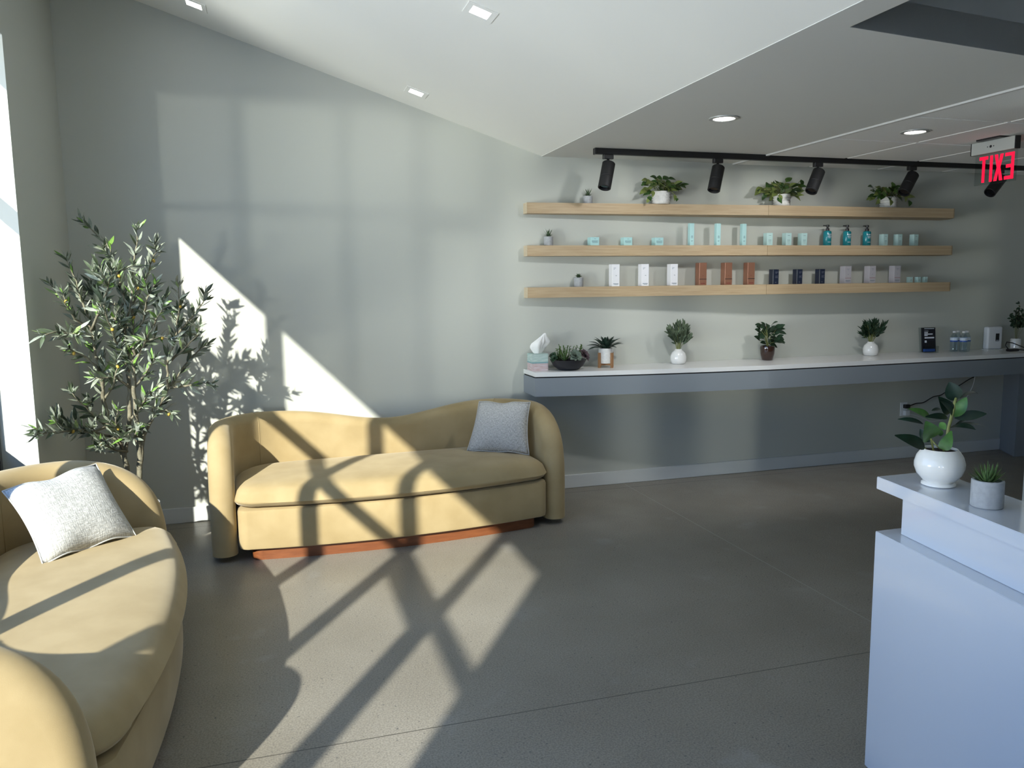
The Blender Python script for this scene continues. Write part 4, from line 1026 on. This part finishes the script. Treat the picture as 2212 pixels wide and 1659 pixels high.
# ------------------------------------------------------------------ outlet, plugs and cords under the counter
def outlet():
    R = thing('wall_outlet', (5.045, 0, .42), 'white wall outlet under the counter with two plugs', 'outlet')
    MB().box(-.036, .036, -.006, 0, -.058, .058, .002, 1).build('plate', M['plastic'], R)
    MB().box(-.017, .017, -.008, -.005, .008, .036, .001, 1).build('socket', M['plastic'], R)
    MB().box(-.017, .017, -.008, -.005, -.036, -.008, .001, 1).build('socket', M['plastic'], R)
outlet()
def charger(name, z, m, label, pts, rad, size):
    R = thing(name, (5.055, -.008, z), label, 'charger'); a, b = size
    MB().box(-a, a, -.034, -.0005, -b, b, .004, 2).build('body', m, R)
    sp = []; P = [V(p) for p in pts]
    for p, q in zip(P, P[1:]): sp += [p.lerp(q, k/6) for k in range(6)]
    sp.append(P[-1])
    for _ in range(3): sp = [sp[0]]+[(sp[i-1]+sp[i]*2+sp[i+1])/4 for i in range(1, len(sp)-1)]+[sp[-1]]
    MB().tube(sp, rad, 6).build('cord', m, R)
charger('black_charger', .446, M['blackp'], 'black plug in the upper socket with black cord running up to the counter', [(.02, -.02, 0), (.09, -.022, .022), (.17, -.02, .02), (.27, -.02, .07), (.35, -.02, .075), (.43, -.02, .12), (.53, -.02, .145), (.63, -.02, .195), (.74, -.02, .235), (.86, -.05, .262), (.96, -.06, .28)], .0042, (.024, .016))
charger('white_charger', .390, M['plastic'], 'white plug in the lower socket with thin white cord', [(.02, -.025, -.008), (.07, -.028, -.02), (.13, -.03, -.04), (.25, -.03, -.09), (.38, -.03, -.08), (.50, -.03, .0), (.62, -.03, .10), (.68, -.03, .20), (.70, -.03, .32)], .0026, (.022, .021))

# ------------------------------------------------------------------ reception desk
def desk():
    R = thing('reception_desk', (1.70, -3.47, 0), 'white glossy two tier reception desk carrying the rubber plant', 'desk')
    u = V((-.1443, -.9895)); o = V((1.70, -3.47))
    def P(base, along, into): return tuple(base+u*along+V((1, 0))*into-o)
    L = 2.3
    def blk(base, w, z0, z1, name, bev=.0015):
        MB().prism([P(base, 0, 0), P(base, L, 0), P(base, L, w), P(base, 0, w)], z0, z1, bev=bev).build(name, M['gloss'], R)
    b0 = V((1.70, -3.47)); blk(b0, .75, .0, .753, 'lower_cabinet')
    b1 = V((1.747, -3.52)); blk(b1, .12, .7535, .861, 'riser_panel')
    b2 = V((1.757, -3.402)); blk(b2, .222, .8615, .90, 'transaction_top')
desk()
RUBBER = [
  ((1.911, -3.53, 1.145),(1.895, -3.52, 1.2),0.0471),
  ((1.893, -3.53, 1.11),(1.807, -3.57, 1.168),0.0371),
  ((1.879, -3.55, 1.102),(1.785, -3.6, 1.16),0.0228),
  ((1.911, -3.53, 1.097),(1.93, -3.55, 1.157),0.0343),
  ((1.911, -3.53, 1.093),(1.976, -3.58, 1.11),0.0300),
  ((1.925, -3.53, 1.15),(2.079, -3.45, 1.147),0.0128),
  ((1.896, -3.53, 1.065),(2.066, -3.5, 1.051),0.0171),
  ((1.884, -3.54, 1.068),(1.895, -3.62, 1.075),0.0371),
  ((1.813, -3.54, 1.096),(1.694, -3.58, 1.141),0.0243),
  ((1.875, -3.54, 1.098),(1.761, -3.57, 1.112),0.0200),
  ((1.788, -3.54, 1.085),(1.715, -3.52, 1.1),0.0186),
  ((1.785, -3.57, 1.047),(1.697, -3.64, 1.115),0.0542),
  ((1.834, -3.52, 1.025),(1.817, -3.5, 1.062),0.0286),
  ((1.808, -3.53, 1.011),(1.67, -3.56, 1.063),0.0357),
  ((1.824, -3.58, 1.014),(1.778, -3.65, 1.085),0.0343),
  ((1.846, -3.55, 1.048),(1.823, -3.56, 1.075),0.0143),
  ((1.88, -3.53, 1.06),(1.89, -3.5, 1.077),0.0200),
  ((1.923, -3.52, 1.068),(2.033, -3.48, 1.076),0.0086),
  ((1.835, -3.52, 1.118),(1.892, -3.5, 1.115),0.0114),
]
def rubber_plant():
    c = V((1.85, -3.545, .9)); R = thing('potted_rubber_plant', c, 'young rubber plant in round white glossy pot on the desk', 'potted plant')
    smooth(MB().lathe([(.043, 0), (.047, .003), (.046, .009), (.040, .012), (.048, .020), (.061, .036), (.0675, .055), (.0675, .069), (.062, .088), (.052, .103), (.047, .109), (.044, .108), (.043, .100)], n=56).build('pot', M['cerwhite'], R), 60)
    MB().lathe([(.044, .102), (.02, .106), (.001, .104)], n=28, cap0=False).build('soil', M['soil'], R)
    st = MB()
    for pts, r in (([(1.868, -3.545, 1.0), (1.884, -3.537, 1.067), (1.899, -3.533, 1.107), (1.912, -3.53, 1.154)], .0045), ([(1.822, -3.55, 1.0), (1.80, -3.56, 1.041), (1.786, -3.57, 1.056)], .003), ([(1.842, -3.565, 1.0), (1.828, -3.58, 1.031)], .003), ([(1.815, -3.53, 1.0), (1.808, -3.53, 1.012)], .002), ([(1.86, -3.54, 1.0), (1.84, -3.522, 1.03)], .002)):
        st.tube([V(p)-c for p in pts], r, 8)
    st.build('stem', M['stemgreen'], R)
    m = MB(); cam = V((-1.85, -1.82, .45)).normalized(); rnd = random.Random(2)
    fresh = {3, 8, 11, 14, 15, 16}
    for i, (a, b, w) in enumerate(RUBBER):
        a, b = V(a)-c, V(b)-c; L = (b-a).length
        flat = i in (5, 6, 7, 10, 17); n = cam*(.45 if flat else 1)+V((0, 0, .8 if flat else .25))+V((rnd.uniform(-.25, .25), rnd.uniform(-.25, .25), 0))
        m.leaf(a, b, w, n, .14, .28, 'oval', 9, 1 if i in fresh else 0)
    m.build('leaves', [M['rubber'], M['rubber_fresh']], R)
rubber_plant()
def desk_succulent():
    R = thing('potted_succulent', (1.790, -3.765, .9), 'small spiky succulent in pale concrete cup on the desk', 'potted plant'); r, h = .039, .073
    smooth(MB().lathe([(r-.003, 0), (r, .003), (r, h-.002), (r-.002, h), (r-.007, h), (r-.008, h-.012)], n=44).build('pot', M['concrete'], R), 40)
    MB().lathe([(r-.0075, h-.011), (.001, h-.008)], n=28, cap0=False).build('soil', M['soil'], R)
    rnd = random.Random(4)
    p = MB()
    for k in range(26):
        a = k*2.4; rr = (r-.013)*math.sqrt((k+.5)/26)*.98
        p.ellipsoid((rr*math.cos(a), rr*math.sin(a), h-.007), (.005, .004, .0035), (rnd.uniform(-.3, .3), rnd.uniform(-.3, .3), 1), 7)
    p.build('pebbles', M['pebble'], R)
    m = MB(); spiky(m, .047, .060, 62, .0085, 9, z=h-.010, droop=-.1); m.build('leaves', M['aloe'], R)
desk_succulent()
